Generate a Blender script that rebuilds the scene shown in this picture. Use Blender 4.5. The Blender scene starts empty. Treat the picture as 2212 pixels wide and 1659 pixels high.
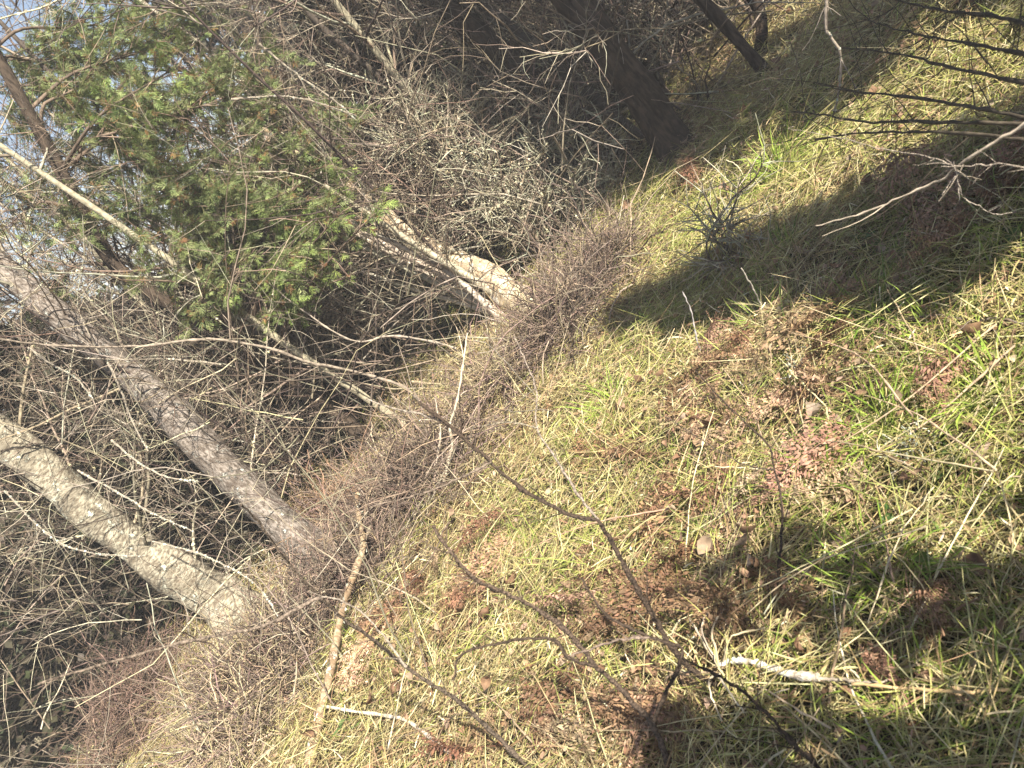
import bpy, math
import numpy as np
from mathutils import Matrix, Vector

rng = np.random.default_rng(11)
scene = bpy.context.scene
col = scene.collection

# ------------------------------------------------------------------ camera
W0, H0, FPX = 2212.0, 1659.0, 1661.0            # photo measured in 2212 x 1659 units
CAM_H, PITCH, ROLL = 1.5, math.radians(22), math.radians(47)
Rv = np.array([1.0, 0, 0])
Fv = np.array([0, math.cos(PITCH), -math.sin(PITCH)])
Uv = np.array([0, math.sin(PITCH), math.cos(PITCH)])
Xc = math.cos(ROLL) * Rv - math.sin(ROLL) * Uv
Yc = math.sin(ROLL) * Rv + math.cos(ROLL) * Uv
cam_d = bpy.data.cameras.new('camera')
cam = bpy.data.objects.new('camera', cam_d)
col.objects.link(cam)
M = Matrix.Identity(4)
for i in range(3):
    M[i][0], M[i][1], M[i][2] = Xc[i], Yc[i], -Fv[i]
M[2][3] = CAM_H
cam.matrix_world = M
cam_d.sensor_width = 36
cam_d.lens = 36 * FPX / W0
cam_d.clip_start, cam_d.clip_end = 0.02, 600
cam_d.dof.use_dof = True
cam_d.dof.focus_distance = 3.2
cam_d.dof.aperture_fstop = 6.0
scene.camera = cam

# ------------------------------------------------------------------ world, sun, exposure
SUN_EL, SUN_AZ = math.radians(43), math.radians(149)    # azimuth clockwise from +Y
world = bpy.data.worlds.new('World')
scene.world = world
world.use_nodes = True
wn = world.node_tree
bg = wn.nodes['Background']
sky = wn.nodes.new('ShaderNodeTexSky')
sky.sky_type = 'NISHITA'
sky.sun_disc = False
sky.sun_elevation = SUN_EL
sky.sun_rotation = SUN_AZ
wn.links.new(sky.outputs[0], bg.inputs[0])
bg.inputs[1].default_value = 0.05
sun_d = bpy.data.lights.new('sun', 'SUN')
sun_d.energy = 5.0
sun_d.angle = math.radians(0.6)
sun_d.color = (1.0, 0.93, 0.80)
sun = bpy.data.objects.new('sun', sun_d)
col.objects.link(sun)
S = np.array([math.sin(SUN_AZ) * math.cos(SUN_EL), math.cos(SUN_AZ) * math.cos(SUN_EL), math.sin(SUN_EL)])
sun.rotation_euler = Vector(tuple(-S)).to_track_quat('-Z', 'Y').to_euler()
sun.location = (4, -8, 9)
scene.view_settings.view_transform = 'Standard'
scene.view_settings.look = 'None'
scene.view_settings.gamma = 1
scene.view_settings.exposure = 1.65
scene.view_settings.use_curve_mapping = False
scene.render.engine = 'CYCLES'
scene.cycles.max_bounces = 5
scene.cycles.use_denoising = True

# ------------------------------------------------------------------ photo-to-place helpers
def terrain(x, y):
    x = np.asarray(x, float); y = np.asarray(y, float)
    f = np.exp(-((np.hypot(x, y - 3) / 14) ** 2))
    h = (.045 * np.sin(1.7 * x + .3) * np.sin(1.3 * y + 1) + .028 * np.sin(3.1 * x + 2 * y + .5)
         + .018 * np.sin(5.3 * x - 4.3 * y + 1) + .012 * np.sin(9.1 * x + 3.3 * y) * np.sin(7.7 * y - 2 * x)
         + .006 * np.sin(17 * x + 4 * y) * np.sin(15 * y - 6 * x))
    return h * f

def ray(px, py):
    ox, oy = px - W0 / 2, H0 / 2 - py
    return Xc * ox + Yc * oy + Fv * FPX

def gnd(px, py):
    d = ray(px, py); z = 0.0
    for _ in range(6):
        t = (z - CAM_H) / d[2]
        z = float(terrain(d[0] * t, d[1] * t))
    return np.array([d[0] * t, d[1] * t, z])

def at_y(px, py, Y):
    d = ray(px, py)
    return d * (Y / d[1]) + [0, 0, CAM_H]

def at_d(px, py, D):
    d = ray(px, py)
    return d / np.linalg.norm(d) * D + [0, 0, CAM_H]

def project(P):
    Q = np.asarray(P, float) - [0, 0, CAM_H]
    f = np.maximum(Q @ Fv, 1e-3)
    return W0 / 2 + Q @ Xc / f * FPX, H0 / 2 - Q @ Yc / f * FPX, Q @ Fv

def in_view(P, m=260):
    x, y, f = project(P)
    return (f > .2) & (x > -m) & (x < W0 + m) & (y > -m) & (y < H0 + m)

# ------------------------------------------------------------------ geometry helpers
def unit(v):
    return v / np.maximum(np.linalg.norm(v, axis=-1, keepdims=True), 1e-9)

def rnd_dir(n):
    return unit(rng.normal(size=(n, 3)))

def smooth(pts, K):
    """Catmull-Rom through points, K samples evenly spaced."""
    p = np.asarray(pts, float)
    if len(p) == 2:
        t = np.linspace(0, 1, K)[:, None]
        return p[0] * (1 - t) + p[1] * t
    q = np.vstack([2 * p[0] - p[1], p, 2 * p[-1] - p[-2]])
    out = []
    for i in range(1, len(q) - 2):
        for t in np.linspace(0, 1, 12, endpoint=False):
            a, b, c, d = q[i - 1], q[i], q[i + 1], q[i + 2]
            out.append(.5 * (2 * b + (c - a) * t + (2 * a - 5 * b + 4 * c - d) * t * t + (3 * b - a - 3 * c + d) * t ** 3))
    out.append(p[-1])
    out = np.array(out)
    s = np.r_[0, np.cumsum(np.linalg.norm(np.diff(out, axis=0), axis=1))]
    u = np.linspace(0, s[-1], K)
    return np.stack([np.interp(u, s, out[:, k]) for k in range(3)], 1)

def tubes(P, R, Sd=3):
    N, K, _ = P.shape
    T = unit(np.gradient(P, axis=1))
    mean = unit(P[:, -1] - P[:, 0] + 1e-9)
    ref = np.where(np.abs(mean[:, 2:3]) < .8, [[0, 0, 1.0]], [[1.0, 0.1, 0]])
    A = unit(np.cross(T, ref[:, None, :])); B = np.cross(T, A)
    ang = np.arange(Sd) * 2 * np.pi / Sd
    c, s = np.cos(ang)[None, None, :, None], np.sin(ang)[None, None, :, None]
    V = P[:, :, None, :] + R[:, :, None, None] * (c * A[:, :, None, :] + s * B[:, :, None, :])
    idx = np.arange(N * K * Sd).reshape(N, K, Sd)
    a = idx[:, :-1]; b = np.roll(a, -1, 2); c2 = idx[:, 1:]; d = np.roll(c2, -1, 2)
    return V.reshape(-1, 3), np.stack([a, b, d, c2], -1).reshape(-1, 4)

def grow(O, D, L, K, wob, grav=0.0):
    N = len(O)
    L = np.broadcast_to(np.asarray(L, float), (N,))
    d = unit(np.asarray(D, float)); P = [np.asarray(O, float)]
    for _ in range(1, K):
        d = unit(d + rng.normal(0, wob, (N, 3)) + np.array([0, 0, grav]))
        P.append(P[-1] + d * (L / (K - 1))[:, None])
    return np.stack(P, 1)

def sprout(P, n, t0=.15, t1=.98, a0=30, a1=70):
    N, K, _ = P.shape
    i = rng.integers(0, N, n)
    t = rng.uniform(t0, t1, n) * (K - 1)
    k = np.minimum(t.astype(int), K - 2); f = (t - k)[:, None]
    pos = P[i, k] * (1 - f) + P[i, k + 1] * f
    tan = unit(P[i, k + 1] - P[i, k])
    perp = unit(np.cross(tan, rnd_dir(n)))
    a = np.radians(rng.uniform(a0, a1, n))[:, None]
    return pos, tan * np.cos(a) + perp * np.sin(a), i, t / (K - 1)

def taper(n, K, r0, r1):
    r0 = np.broadcast_to(np.asarray(r0, float), (n,))
    return r0[:, None] * np.linspace(1, r1, K)[None, :]

class Bag:
    def __init__(self):
        self.V, self.Q, self.T, self.C, self.n = [], [], [], [], 0
    def add(self, V, F, C):
        V = np.asarray(V, float); F = np.asarray(F)
        C = np.asarray(C, float)
        if C.ndim == 1:
            C = np.broadcast_to(C, (len(V), 3))
        self.V.append(V); self.C.append(C)
        (self.Q if F.shape[1] == 4 else self.T).append(F + self.n)
        self.n += len(V)
    def tube(self, P, R, Sd, C):
        """C: one colour, or one per path"""
        V, F = tubes(P, R, Sd)
        C = np.asarray(C, float)
        if C.ndim == 2:
            C = np.repeat(C, P.shape[1] * Sd, axis=0)
        self.add(V, F, C)
    def build(self, name, mat, parent=None, origin=(0, 0, 0), smooth_=True):
        V = np.concatenate(self.V) - np.asarray(origin, float)
        C = np.concatenate(self.C)
        q = np.concatenate(self.Q) if self.Q else np.zeros((0, 4), int)
        t = np.concatenate(self.T) if self.T else np.zeros((0, 3), int)
        me = bpy.data.meshes.new(name)
        me.vertices.add(len(V))
        me.vertices.foreach_set('co', V.astype(np.float32).ravel())
        loops = np.concatenate([q.ravel(), t.ravel()]).astype(np.int32)
        me.loops.add(len(loops)); me.loops.foreach_set('vertex_index', loops)
        me.polygons.add(len(q) + len(t))
        st = np.concatenate([np.arange(len(q)) * 4, len(q) * 4 + np.arange(len(t)) * 3]).astype(np.int32)
        me.polygons.foreach_set('loop_start', st)
        me.update(calc_edges=True)
        me.polygons.foreach_set('use_smooth', np.full(len(q) + len(t), smooth_))
        at = me.color_attributes.new('tint', 'FLOAT_COLOR', 'POINT')
        at.data.foreach_set('color', np.c_[C, np.ones(len(C))].astype(np.float32).ravel())
        me.materials.append(mat)
        o = bpy.data.objects.new(name, me)
        col.objects.link(o)
        if parent is not None:
            o.parent = parent
        else:
            o.location = tuple(origin)
        return o

def tag(o, label=None, cat=None, group=None, kind=None):
    for k, v in (('label', label), ('category', cat), ('group', group), ('kind', kind)):
        if v:
            o[k] = v
    return o

def thing(name, label, cat, loc, group=None):
    o = bpy.data.objects.new(name, None)
    o.empty_display_size = .1
    col.objects.link(o)
    o.location = tuple(loc)
    return tag(o, label, cat, group)

def copy_tree(o, parent=None):
    c = o.copy(); col.objects.link(c)
    if parent is not None:
        c.parent = parent
    for ch in list(o.children):
        copy_tree(ch, c)
    return c

def pick(pal, n, jit=.18):
    pal = np.asarray(pal, float)
    c = pal[rng.integers(0, len(pal), n)]
    return np.clip(c * rng.uniform(1 - jit, 1 + jit, (n, 1)) * rng.uniform(.93, 1.07, (n, 3)), 0.004, .9)

# ------------------------------------------------------------------ materials
def make_mat(name, rough=.85, transl=0.0, nscale=60, namt=.35, bump=0.0, spec=.25):
    m = bpy.data.materials.new(name); m.use_nodes = True
    nt = m.node_tree; nd, ln = nt.nodes, nt.links
    nd.clear()
    out = nd.new('ShaderNodeOutputMaterial')
    pr = nd.new('ShaderNodeBsdfPrincipled')
    pr.inputs['Roughness'].default_value = rough
    pr.inputs['Specular IOR Level'].default_value = spec
    at = nd.new('ShaderNodeAttribute'); at.attribute_name = 'tint'
    tc = nd.new('ShaderNodeTexCoord')
    no = nd.new('ShaderNodeTexNoise'); no.inputs['Scale'].default_value = nscale; no.inputs['Detail'].default_value = 4
    ln.new(tc.outputs['Object'], no.inputs['Vector'])
    mr = nd.new('ShaderNodeMapRange')
    mr.inputs['From Min'].default_value = .3; mr.inputs['From Max'].default_value = .7
    mr.inputs['To Min'].default_value = 1 - namt; mr.inputs['To Max'].default_value = 1 + namt
    ln.new(no.outputs['Fac'], mr.inputs['Value'])
    mx = nd.new('ShaderNodeMix'); mx.data_type = 'RGBA'; mx.blend_type = 'MULTIPLY'
    mx.inputs['Factor'].default_value = 1
    ln.new(at.outputs['Color'], mx.inputs['A']); ln.new(mr.outputs[0], mx.inputs['B'])
    colour = mx.outputs['Result']
    ln.new(colour, pr.inputs['Base Color'])
    if bump:
        bp = nd.new('ShaderNodeBump'); bp.inputs['Strength'].default_value = bump; bp.inputs['Distance'].default_value = .01
        ln.new(no.outputs['Fac'], bp.inputs['Height']); ln.new(bp.outputs[0], pr.inputs['Normal'])
    if transl:
        tr = nd.new('ShaderNodeBsdfTranslucent'); ln.new(colour, tr.inputs['Color'])
        ms = nd.new('ShaderNodeMixShader'); ms.inputs[0].default_value = transl
        ln.new(pr.outputs[0], ms.inputs[1]); ln.new(tr.outputs[0], ms.inputs[2]); ln.new(ms.outputs[0], out.inputs[0])
    else:
        ln.new(pr.outputs[0], out.inputs[0])
    m['parts'] = 1
    return m

def bark_mat(name, base, dark, pale, patch=3.0, grain=(30, 30, 7), cover=.55, bump=.6):
    """base bark with darker blotches, pale lichen patches and lengthwise grain"""
    m = bpy.data.materials.new(name); m.use_nodes = True
    nt = m.node_tree; nd, ln = nt.nodes, nt.links
    pr = nd['Principled BSDF']; pr.inputs['Roughness'].default_value = .9; pr.inputs['Specular IOR Level'].default_value = .2
    tc = nd.new('ShaderNodeTexCoord')
    mp = nd.new('ShaderNodeMapping'); mp.inputs['Scale'].default_value = grain
    ln.new(tc.outputs['Object'], mp.inputs['Vector'])
    def noise(sc, det, vec, rough=.6):
        n = nd.new('ShaderNodeTexNoise'); n.inputs['Scale'].default_value = sc; n.inputs['Detail'].default_value = det
        n.inputs['Roughness'].default_value = rough
        ln.new(vec, n.inputs['Vector']); return n.outputs['Fac']
    def ramp(v, a, b):
        r = nd.new('ShaderNodeMapRange'); r.inputs['From Min'].default_value = a; r.inputs['From Max'].default_value = b
        r.interpolation_type = 'SMOOTHSTEP'
        ln.new(v, r.inputs['Value']); return r.outputs[0]
    def mix(f, a, b):
        x = nd.new('ShaderNodeMix'); x.data_type = 'RGBA'
        ln.new(f, x.inputs['Factor'])
        for s, v in (('A', a), ('B', b)):
            if isinstance(v, tuple): x.inputs[s].default_value = (*v, 1)
            else: ln.new(v, x.inputs[s])
        return x.outputs['Result']
    g = noise(1.0, 6, mp.outputs[0])
    blot = ramp(noise(patch * 2.2, 5, tc.outputs['Object']), .46, .62)
    lich = ramp(noise(patch * 4.1, 6, tc.outputs['Object'], .7), cover, cover + .07)
    c = mix(ramp(g, .35, .65), dark, base)
    d2 = tuple(.55 * b + .25 * k for b, k in zip(base, dark))
    c = mix(blot, c, mix(ramp(g, .3, .75), dark, d2))
    c = mix(ramp(noise(patch * .9, 6, tc.outputs['Object'], .75), .56, .64), c, tuple(.8 * k for k in dark))
    c = mix(lich, c, pale)
    ln.new(c, pr.inputs['Base Color'])
    bp = nd.new('ShaderNodeBump'); bp.inputs['Strength'].default_value = bump; bp.inputs['Distance'].default_value = .012
    ad = nd.new('ShaderNodeMath'); ad.operation = 'ADD'
    ln.new(g, ad.inputs[0]); ln.new(lich, ad.inputs[1])
    ln.new(ad.outputs[0], bp.inputs['Height']); ln.new(bp.outputs[0], pr.inputs['Normal'])
    return m

M_grass = make_mat('grass_blade', .6, .3, 40, .25)
M_straw = make_mat('dry_straw', .65, .15, 40, .25)
M_leaf = make_mat('dead_leaf', .7, .2, 55, .35, .3)
M_green = make_mat('green_leaf', .5, .3, 40, .25)
M_cedar = make_mat('cedar_foliage', .6, .25, 9, .3)
M_needle = make_mat('spruce_needles', .6, .1, 9, .3)
M_twig = make_mat('twig_bark', .85, 0, 28, .45)
M_lichen = make_mat('lichen', .95, 0, 70, .3)
M_wood = make_mat('weathered_wood', .8, 0, 45, .4, .4)
M_pale_bark = bark_mat('pale_bark', (.42, .38, .29), (.13, .105, .075), (.58, .57, .46), 3.6, (30, 30, 70), .57, 1.0)
M_grey_bark = bark_mat('grey_bark', (.30, .26, .225), (.09, .07, .055), (.44, .43, .38), 6.5, (70, 70, 30), .57, 1.0)
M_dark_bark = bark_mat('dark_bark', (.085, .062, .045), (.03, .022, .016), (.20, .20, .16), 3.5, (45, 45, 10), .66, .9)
M_cream_bark = bark_mat('cream_bark', (.60, .50, .36), (.30, .22, .14), (.74, .70, .60), 3.0, (28, 28, 16), .55)
M_bleached = bark_mat('bleached_wood', (.70, .64, .52), (.42, .33, .23), (.78, .74, .65), 4.0, (90, 90, 90), .5, .5)
M_peeled = bark_mat('peeled_wood', (.42, .33, .215), (.17, .11, .065), (.62, .60, .52), 3.0, (60, 60, 9), .6, .4)

M_stem = make_mat('rough_twig_bark', .9, 0, 160, .75, 1.0)

def soil_mat():
    m = bpy.data.materials.new('forest_soil'); m.use_nodes = True
    nd, ln = m.node_tree.nodes, m.node_tree.links
    pr = nd['Principled BSDF']; pr.inputs['Roughness'].default_value = .95
    tc = nd.new('ShaderNodeTexCoord')
    n1 = nd.new('ShaderNodeTexNoise'); n1.inputs['Scale'].default_value = 3; n1.inputs['Detail'].default_value = 8
    n2 = nd.new('ShaderNodeTexNoise'); n2.inputs['Scale'].default_value = 90; n2.inputs['Detail'].default_value = 5
    for n in (n1, n2): ln.new(tc.outputs['Object'], n.inputs['Vector'])
    r1 = nd.new('ShaderNodeValToRGB')
    r1.color_ramp.elements[0].position = .35; r1.color_ramp.elements[0].color = (.055, .036, .02, 1)
    r1.color_ramp.elements[1].position = .7; r1.color_ramp.elements[1].color = (.075, .07, .026, 1)
    ln.new(n1.outputs[0], r1.inputs[0])
    mx = nd.new('ShaderNodeMix'); mx.data_type = 'RGBA'; mx.blend_type = 'MULTIPLY'; mx.inputs['Factor'].default_value = .8
    ln.new(r1.outputs[0], mx.inputs['A']); ln.new(n2.outputs[0], mx.inputs['B'])
    ln.new(mx.outputs['Result'], pr.inputs['Base Color'])
    bp = nd.new('ShaderNodeBump'); bp.inputs['Strength'].default_value = 1; bp.inputs['Distance'].default_value = .03
    ln.new(n2.outputs[0], bp.inputs['Height']); ln.new(bp.outputs[0], pr.inputs['Normal'])
    return m
M_soil = soil_mat()

# ------------------------------------------------------------------ ground
def build_ground():
    a = np.linspace(-6, 8, 120)
    ext = np.array([10, 14, 20, 30, 50, 90, 160, 300.0])
    xs = np.concatenate([-ext[::-1], a, ext + 2])
    ys = np.concatenate([-ext[::-1], a - .5, ext + 2])
    X, Y = np.meshgrid(xs, ys, indexing='ij')
    V = np.stack([X, Y, terrain(X, Y)], -1).reshape(-1, 3)
    i = np.arange(len(V)).reshape(len(xs), len(ys))
    F = np.stack([i[:-1, :-1], i[1:, :-1], i[1:, 1:], i[:-1, 1:]], -1).reshape(-1, 4)
    b = Bag(); b.add(V, F, (.06, .045, .025))
    tag(b.build('ground', M_soil), kind='structure')
build_ground()

# ------------------------------------------------------------------ thin volume added to imitate the milky veil of lens flare
def flare_veil():
    b = Bag()
    x0, x1, y0, y1, z0, z1 = -330, 330, -330, 330, -1.6, 11.5
    V = np.array([(x, y, z) for x in (x0, x1) for y in (y0, y1) for z in (z0, z1)], float)
    b.add(V, np.array([[0, 1, 3, 2], [4, 6, 7, 5], [0, 4, 5, 1], [2, 3, 7, 6], [0, 2, 6, 4], [1, 5, 7, 3]]), (1, 1, 1))
    m = bpy.data.materials.new('flare_veil_volume'); m.use_nodes = True
    nt = m.node_tree; nt.nodes.clear()
    out = nt.nodes.new('ShaderNodeOutputMaterial'); v = nt.nodes.new('ShaderNodeVolumePrincipled')
    v.inputs['Color'].default_value = (.93, .95, 1, 1); v.inputs['Density'].default_value = VEIL_DENSITY
    nt.links.new(v.outputs[0], out.inputs['Volume'])
    tag(b.build('flare_veil', m, smooth_=False), kind='stuff')
VEIL_DENSITY = .0065
flare_veil()

# ------------------------------------------------------------------ twig palettes
PAL_TWIG = [(.20, .16, .115), (.27, .23, .17), (.34, .295, .22), (.15, .115, .085), (.23, .185, .135), (.38, .34, .26)]
PAL_PURPLE = [(.18, .13, .10), (.235, .175, .135), (.12, .085, .068), (.31, .245, .185)]
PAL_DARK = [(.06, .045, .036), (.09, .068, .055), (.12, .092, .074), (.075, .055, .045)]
PAL_LICHEN = [(.44, .40, .28), (.52, .48, .36), (.38, .34, .22), (.47, .41, .27)]
PAL_STRAW = [(.49, .42, .20), (.41, .34, .15), (.59, .52, .29), (.34, .26, .12), (.44, .39, .20), (.55, .48, .26)]
PAL_GREEN = [(.16, .24, .035), (.22, .29, .05), (.12, .20, .03), (.28, .33, .075), (.19, .25, .055)]
PAL_RUST = [(.275, .165, .098), (.345, .22, .14), (.19, .108, .063), (.41, .29, .19), (.305, .188, .118)]

def flecks(b, P, n, size, pal):
    """crumbs of lichen hugging twigs (P: N,K,3 paths)"""
    pos, d, _, _ = sprout(P, n, 0, 1, 60, 90)
    u = unit(np.cross(d, rnd_dir(n))); w = np.cross(d, u)
    s = rng.uniform(size * .5, size * 1.3, (n, 1))
    c0 = pos + d * s * .5
    V = np.stack([c0 - u * s, c0 - w * s * .7 + d * s * .3, c0 + u * s, c0 + w * s * .7 + d * s * .6], 1).reshape(-1, 3)
    b.add(V, np.arange(4 * n).reshape(n, 4), np.repeat(pick(pal, n), 4, 0))

def trunk_bag(path, r0, r1, K=84, Sd=20, flare=.45, rough=.055, color=(.3, .3, .3)):
    P = smooth(path, K)[None]
    t = np.linspace(0, 1, K)
    R = (r0 * (1 - t) + r1 * t) * (1 + flare * np.exp(-t * 14) + 1.3 * flare * np.exp(-t * 45)) * (1 + .04 * np.sin(t * 19 + r0 * 90) + .03 * np.sin(t * 43))
    V, F = tubes(P, R[None], Sd)
    V = V.reshape(K, Sd, 3); ctr = P[0][:, None]
    ang = np.arange(Sd) / Sd * 2 * np.pi
    ph = rng.uniform(0, 6, 6)
    lob = 1 + rough * (np.sin(ang * 3 + ph[0])[None] * np.exp(-t * 9)[:, None] * 5 + rng.normal(0, .45, (K, Sd))
                       + np.sin(t * 31 + ph[1])[:, None] * .7 + 1.1 * np.sin(ang * 2 + t[:, None] * 14 + ph[2]) + .8 * np.sin(ang * 5 - t[:, None] * 45 + ph[3]))
    for _ in range(7):                                            # knots and branch scars
        kt, ka = rng.uniform(.05, .95), rng.uniform(0, 6.28)
        da = np.abs((ang - ka + np.pi) % (2 * np.pi) - np.pi)
        lob += rng.uniform(.08, .22) * np.exp(-((t - kt) / .012)[:, None] ** 2 - (da / .4)[None] ** 2)
    V = ctr + (V - ctr) * lob[:, :, None]
    b = Bag(); b.add(V.reshape(-1, 3), F, color)
    cap = len(b.V[0]) - Sd
    b.add(np.vstack([V[-1], ctr[-1]]), np.array([[i, (i + 1) % Sd, Sd] for i in range(Sd)]), color)
    return b, P

def bare_tree(name, label, pts, base, dy, r0, r1, mat, nb=12, blen=(.5, 1.4), pal=PAL_TWIG, cat='tree', group=None,
              twigs=9, extra=1.5, lichen=0, droop=-.02, up=0.0, t0=.12, br_mat=None, branch_r=.3, sag=(25, 75)):
    """pts: photo points from the foot upwards; base: foot on the ground; dy: how the stem goes back in depth"""
    n = len(pts)
    path = [base - [0, 0, .06]] + [at_y(px, py, base[1] + dy * (i + 1) / n) for i, (px, py) in enumerate(pts)]
    d = unit(path[-1] - path[-2]); path.append(path[-1] + unit(d + [0, 0, .25]) * extra)
    root = thing(name, label, cat, base, group)
    b, P = trunk_bag(path, r0, r1, flare=.16 if mat is M_dark_bark else .45)
    b.build('trunk', mat, root, base)
    pos, dr, _, t = sprout(P, nb, t0, .97, *sag)
    dr = dr + [0, 0, up]
    L = rng.uniform(*blen, nb) * (1.15 - .5 * t)
    rb = np.clip((r0 * (1 - t) + r1 * t) * .15 * rng.uniform(.4, 1.1, nb), .0035, .011)
    BP = grow(pos, dr, L, 8, .13, droop)
    colr = pick(pal, nb)
    for k in range(nb):
        bb = Bag(); bb.tube(BP[k:k + 1], taper(1, 8, rb[k], .25), 5, colr[k])
        bb.build('branch', M_twig, root, base)
    m = nb * twigs
    p2, d2, i2, _ = sprout(BP, m, .2, 1, 25, 65)
    T2 = grow(p2, d2, rng.uniform(.12, .5, m), 5, .16, droop)
    p3, d3, _, _ = sprout(T2, m * 3, .15, 1, 25, 60)
    T3 = grow(p3, d3, rng.uniform(.06, .22, m * 3), 4, .18, droop)
    tb = Bag(); tb.tube(T2, taper(m, 5, rng.uniform(.0022, .004, m), .4), 3, pick(pal, m))
    tb.tube(T3, taper(m * 3, 4, rng.uniform(.0014, .0024, m * 3), .5), 3, pick(pal, m * 3))
    if lichen:
        flecks(tb, BP, lichen // 2, .011, PAL_LICHEN); flecks(tb, T2, lichen // 2, .008, PAL_LICHEN)
    tag(tb.build('twigs', M_twig, root, base), kind='stuff')
    return root, P, BP

# ------------------------------------------------------------------ the named trees at the wood's edge
bare_tree('bare_tree', 'pale blotchy thick trunk nearest the lower left, crossed by twig shadows', [(483, 1300), (433, 1270), (350, 1220), (300, 1185), (183, 1095), (83, 1003), (0, 945)],
          gnd(535, 1352), .25, .115, .07, M_pale_bark, nb=16, blen=(.5, 1.3), lichen=500)
bare_tree('bare_tree', 'grey rough-barked trunk rising behind the pale blotchy one', [(640, 1160), (560, 1085), (430, 955), (330, 850), (130, 685), (0, 575)],
          gnd(715, 1225), .5, .098, .042, M_grey_bark, nb=18, blen=(.6, 1.5), lichen=900)
bare_tree('bare_tree', 'cream barked leaning tree in the middle, sunlit at its foot', [(1097, 633), (1037, 586), (954, 553), (850, 480), (740, 405), (640, 340)],
          gnd(1160, 668), 1.0, .092, .035, M_cream_bark, nb=12, blen=(.4, 1.0), extra=.4)
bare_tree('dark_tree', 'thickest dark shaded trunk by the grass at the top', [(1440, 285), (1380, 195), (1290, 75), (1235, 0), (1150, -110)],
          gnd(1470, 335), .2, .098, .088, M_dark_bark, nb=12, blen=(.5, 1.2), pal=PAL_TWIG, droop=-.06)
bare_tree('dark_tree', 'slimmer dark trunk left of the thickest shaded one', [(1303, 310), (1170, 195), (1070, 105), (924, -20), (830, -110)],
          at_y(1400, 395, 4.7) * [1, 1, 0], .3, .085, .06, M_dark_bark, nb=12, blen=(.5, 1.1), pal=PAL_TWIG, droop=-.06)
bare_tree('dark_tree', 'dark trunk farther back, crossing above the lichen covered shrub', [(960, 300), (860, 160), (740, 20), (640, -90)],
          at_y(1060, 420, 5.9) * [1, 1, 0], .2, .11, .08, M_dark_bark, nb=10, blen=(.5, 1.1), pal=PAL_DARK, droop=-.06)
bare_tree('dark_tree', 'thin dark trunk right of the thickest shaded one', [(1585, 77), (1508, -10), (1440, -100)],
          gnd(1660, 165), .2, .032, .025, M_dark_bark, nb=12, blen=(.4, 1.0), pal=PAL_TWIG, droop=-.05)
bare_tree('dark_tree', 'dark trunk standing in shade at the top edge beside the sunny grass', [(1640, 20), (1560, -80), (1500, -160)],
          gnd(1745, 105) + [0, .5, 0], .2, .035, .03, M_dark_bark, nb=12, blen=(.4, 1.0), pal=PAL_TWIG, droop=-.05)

# stems of the clump beside the cream tree: one shrub, each stem a part
def stem_clump():
    base = gnd(1108, 694)
    root = thing('shrub_clump', 'clump of slender pale stems left of the cream leaning tree', 'shrub', base)
    tops = [((1000, 590), (900, 530), (700, 400)), ((985, 600), (870, 535), (640, 420)), ((1020, 630), (920, 575), (720, 470)),
            ((1005, 640), (900, 590), (660, 470)), ((1040, 650), (940, 600), (760, 500)), ((960, 610), (840, 560), (560, 430)),
            ((1000, 655), (880, 620), (600, 520))]
    paths = []
    for k, tp in enumerate(tops):
        o = base + [rng.normal(0, .05), rng.normal(0, .05), -.04]
        pts = [o] + [at_y(px, py, base[1] + .1 + .12 * k * (j + 1) / 3) for j, (px, py) in enumerate(tp)]
        P = smooth(pts, 16)[None]; paths.append(P[0])
        b = Bag(); b.tube(P, taper(1, 16, rng.uniform(.02, .034), .35), 7, pick([(.52, .45, .34), (.46, .39, .30), (.56, .49, .38)], 1)[0])
        b.build('stem', M_wood, root, base)
    PS = np.array(paths)
    p, d, _, _ = sprout(PS, 70, .25, 1, 20, 60)
    T = grow(p, d, rng.uniform(.2, .7, 70), 6, .14)
    p, d, _, _ = sprout(T, 260, .1, 1, 25, 60)
    T2 = grow(p, d, rng.uniform(.08, .3, 260), 4, .16)
    b = Bag(); b.tube(T, taper(70, 6, .004, .4), 3, pick(PAL_TWIG, 70)); b.tube(T2, taper(260, 4, .002, .5), 3, pick(PAL_TWIG, 260))
    tag(b.build('twigs', M_twig, root, base), kind='stuff')
stem_clump()

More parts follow.
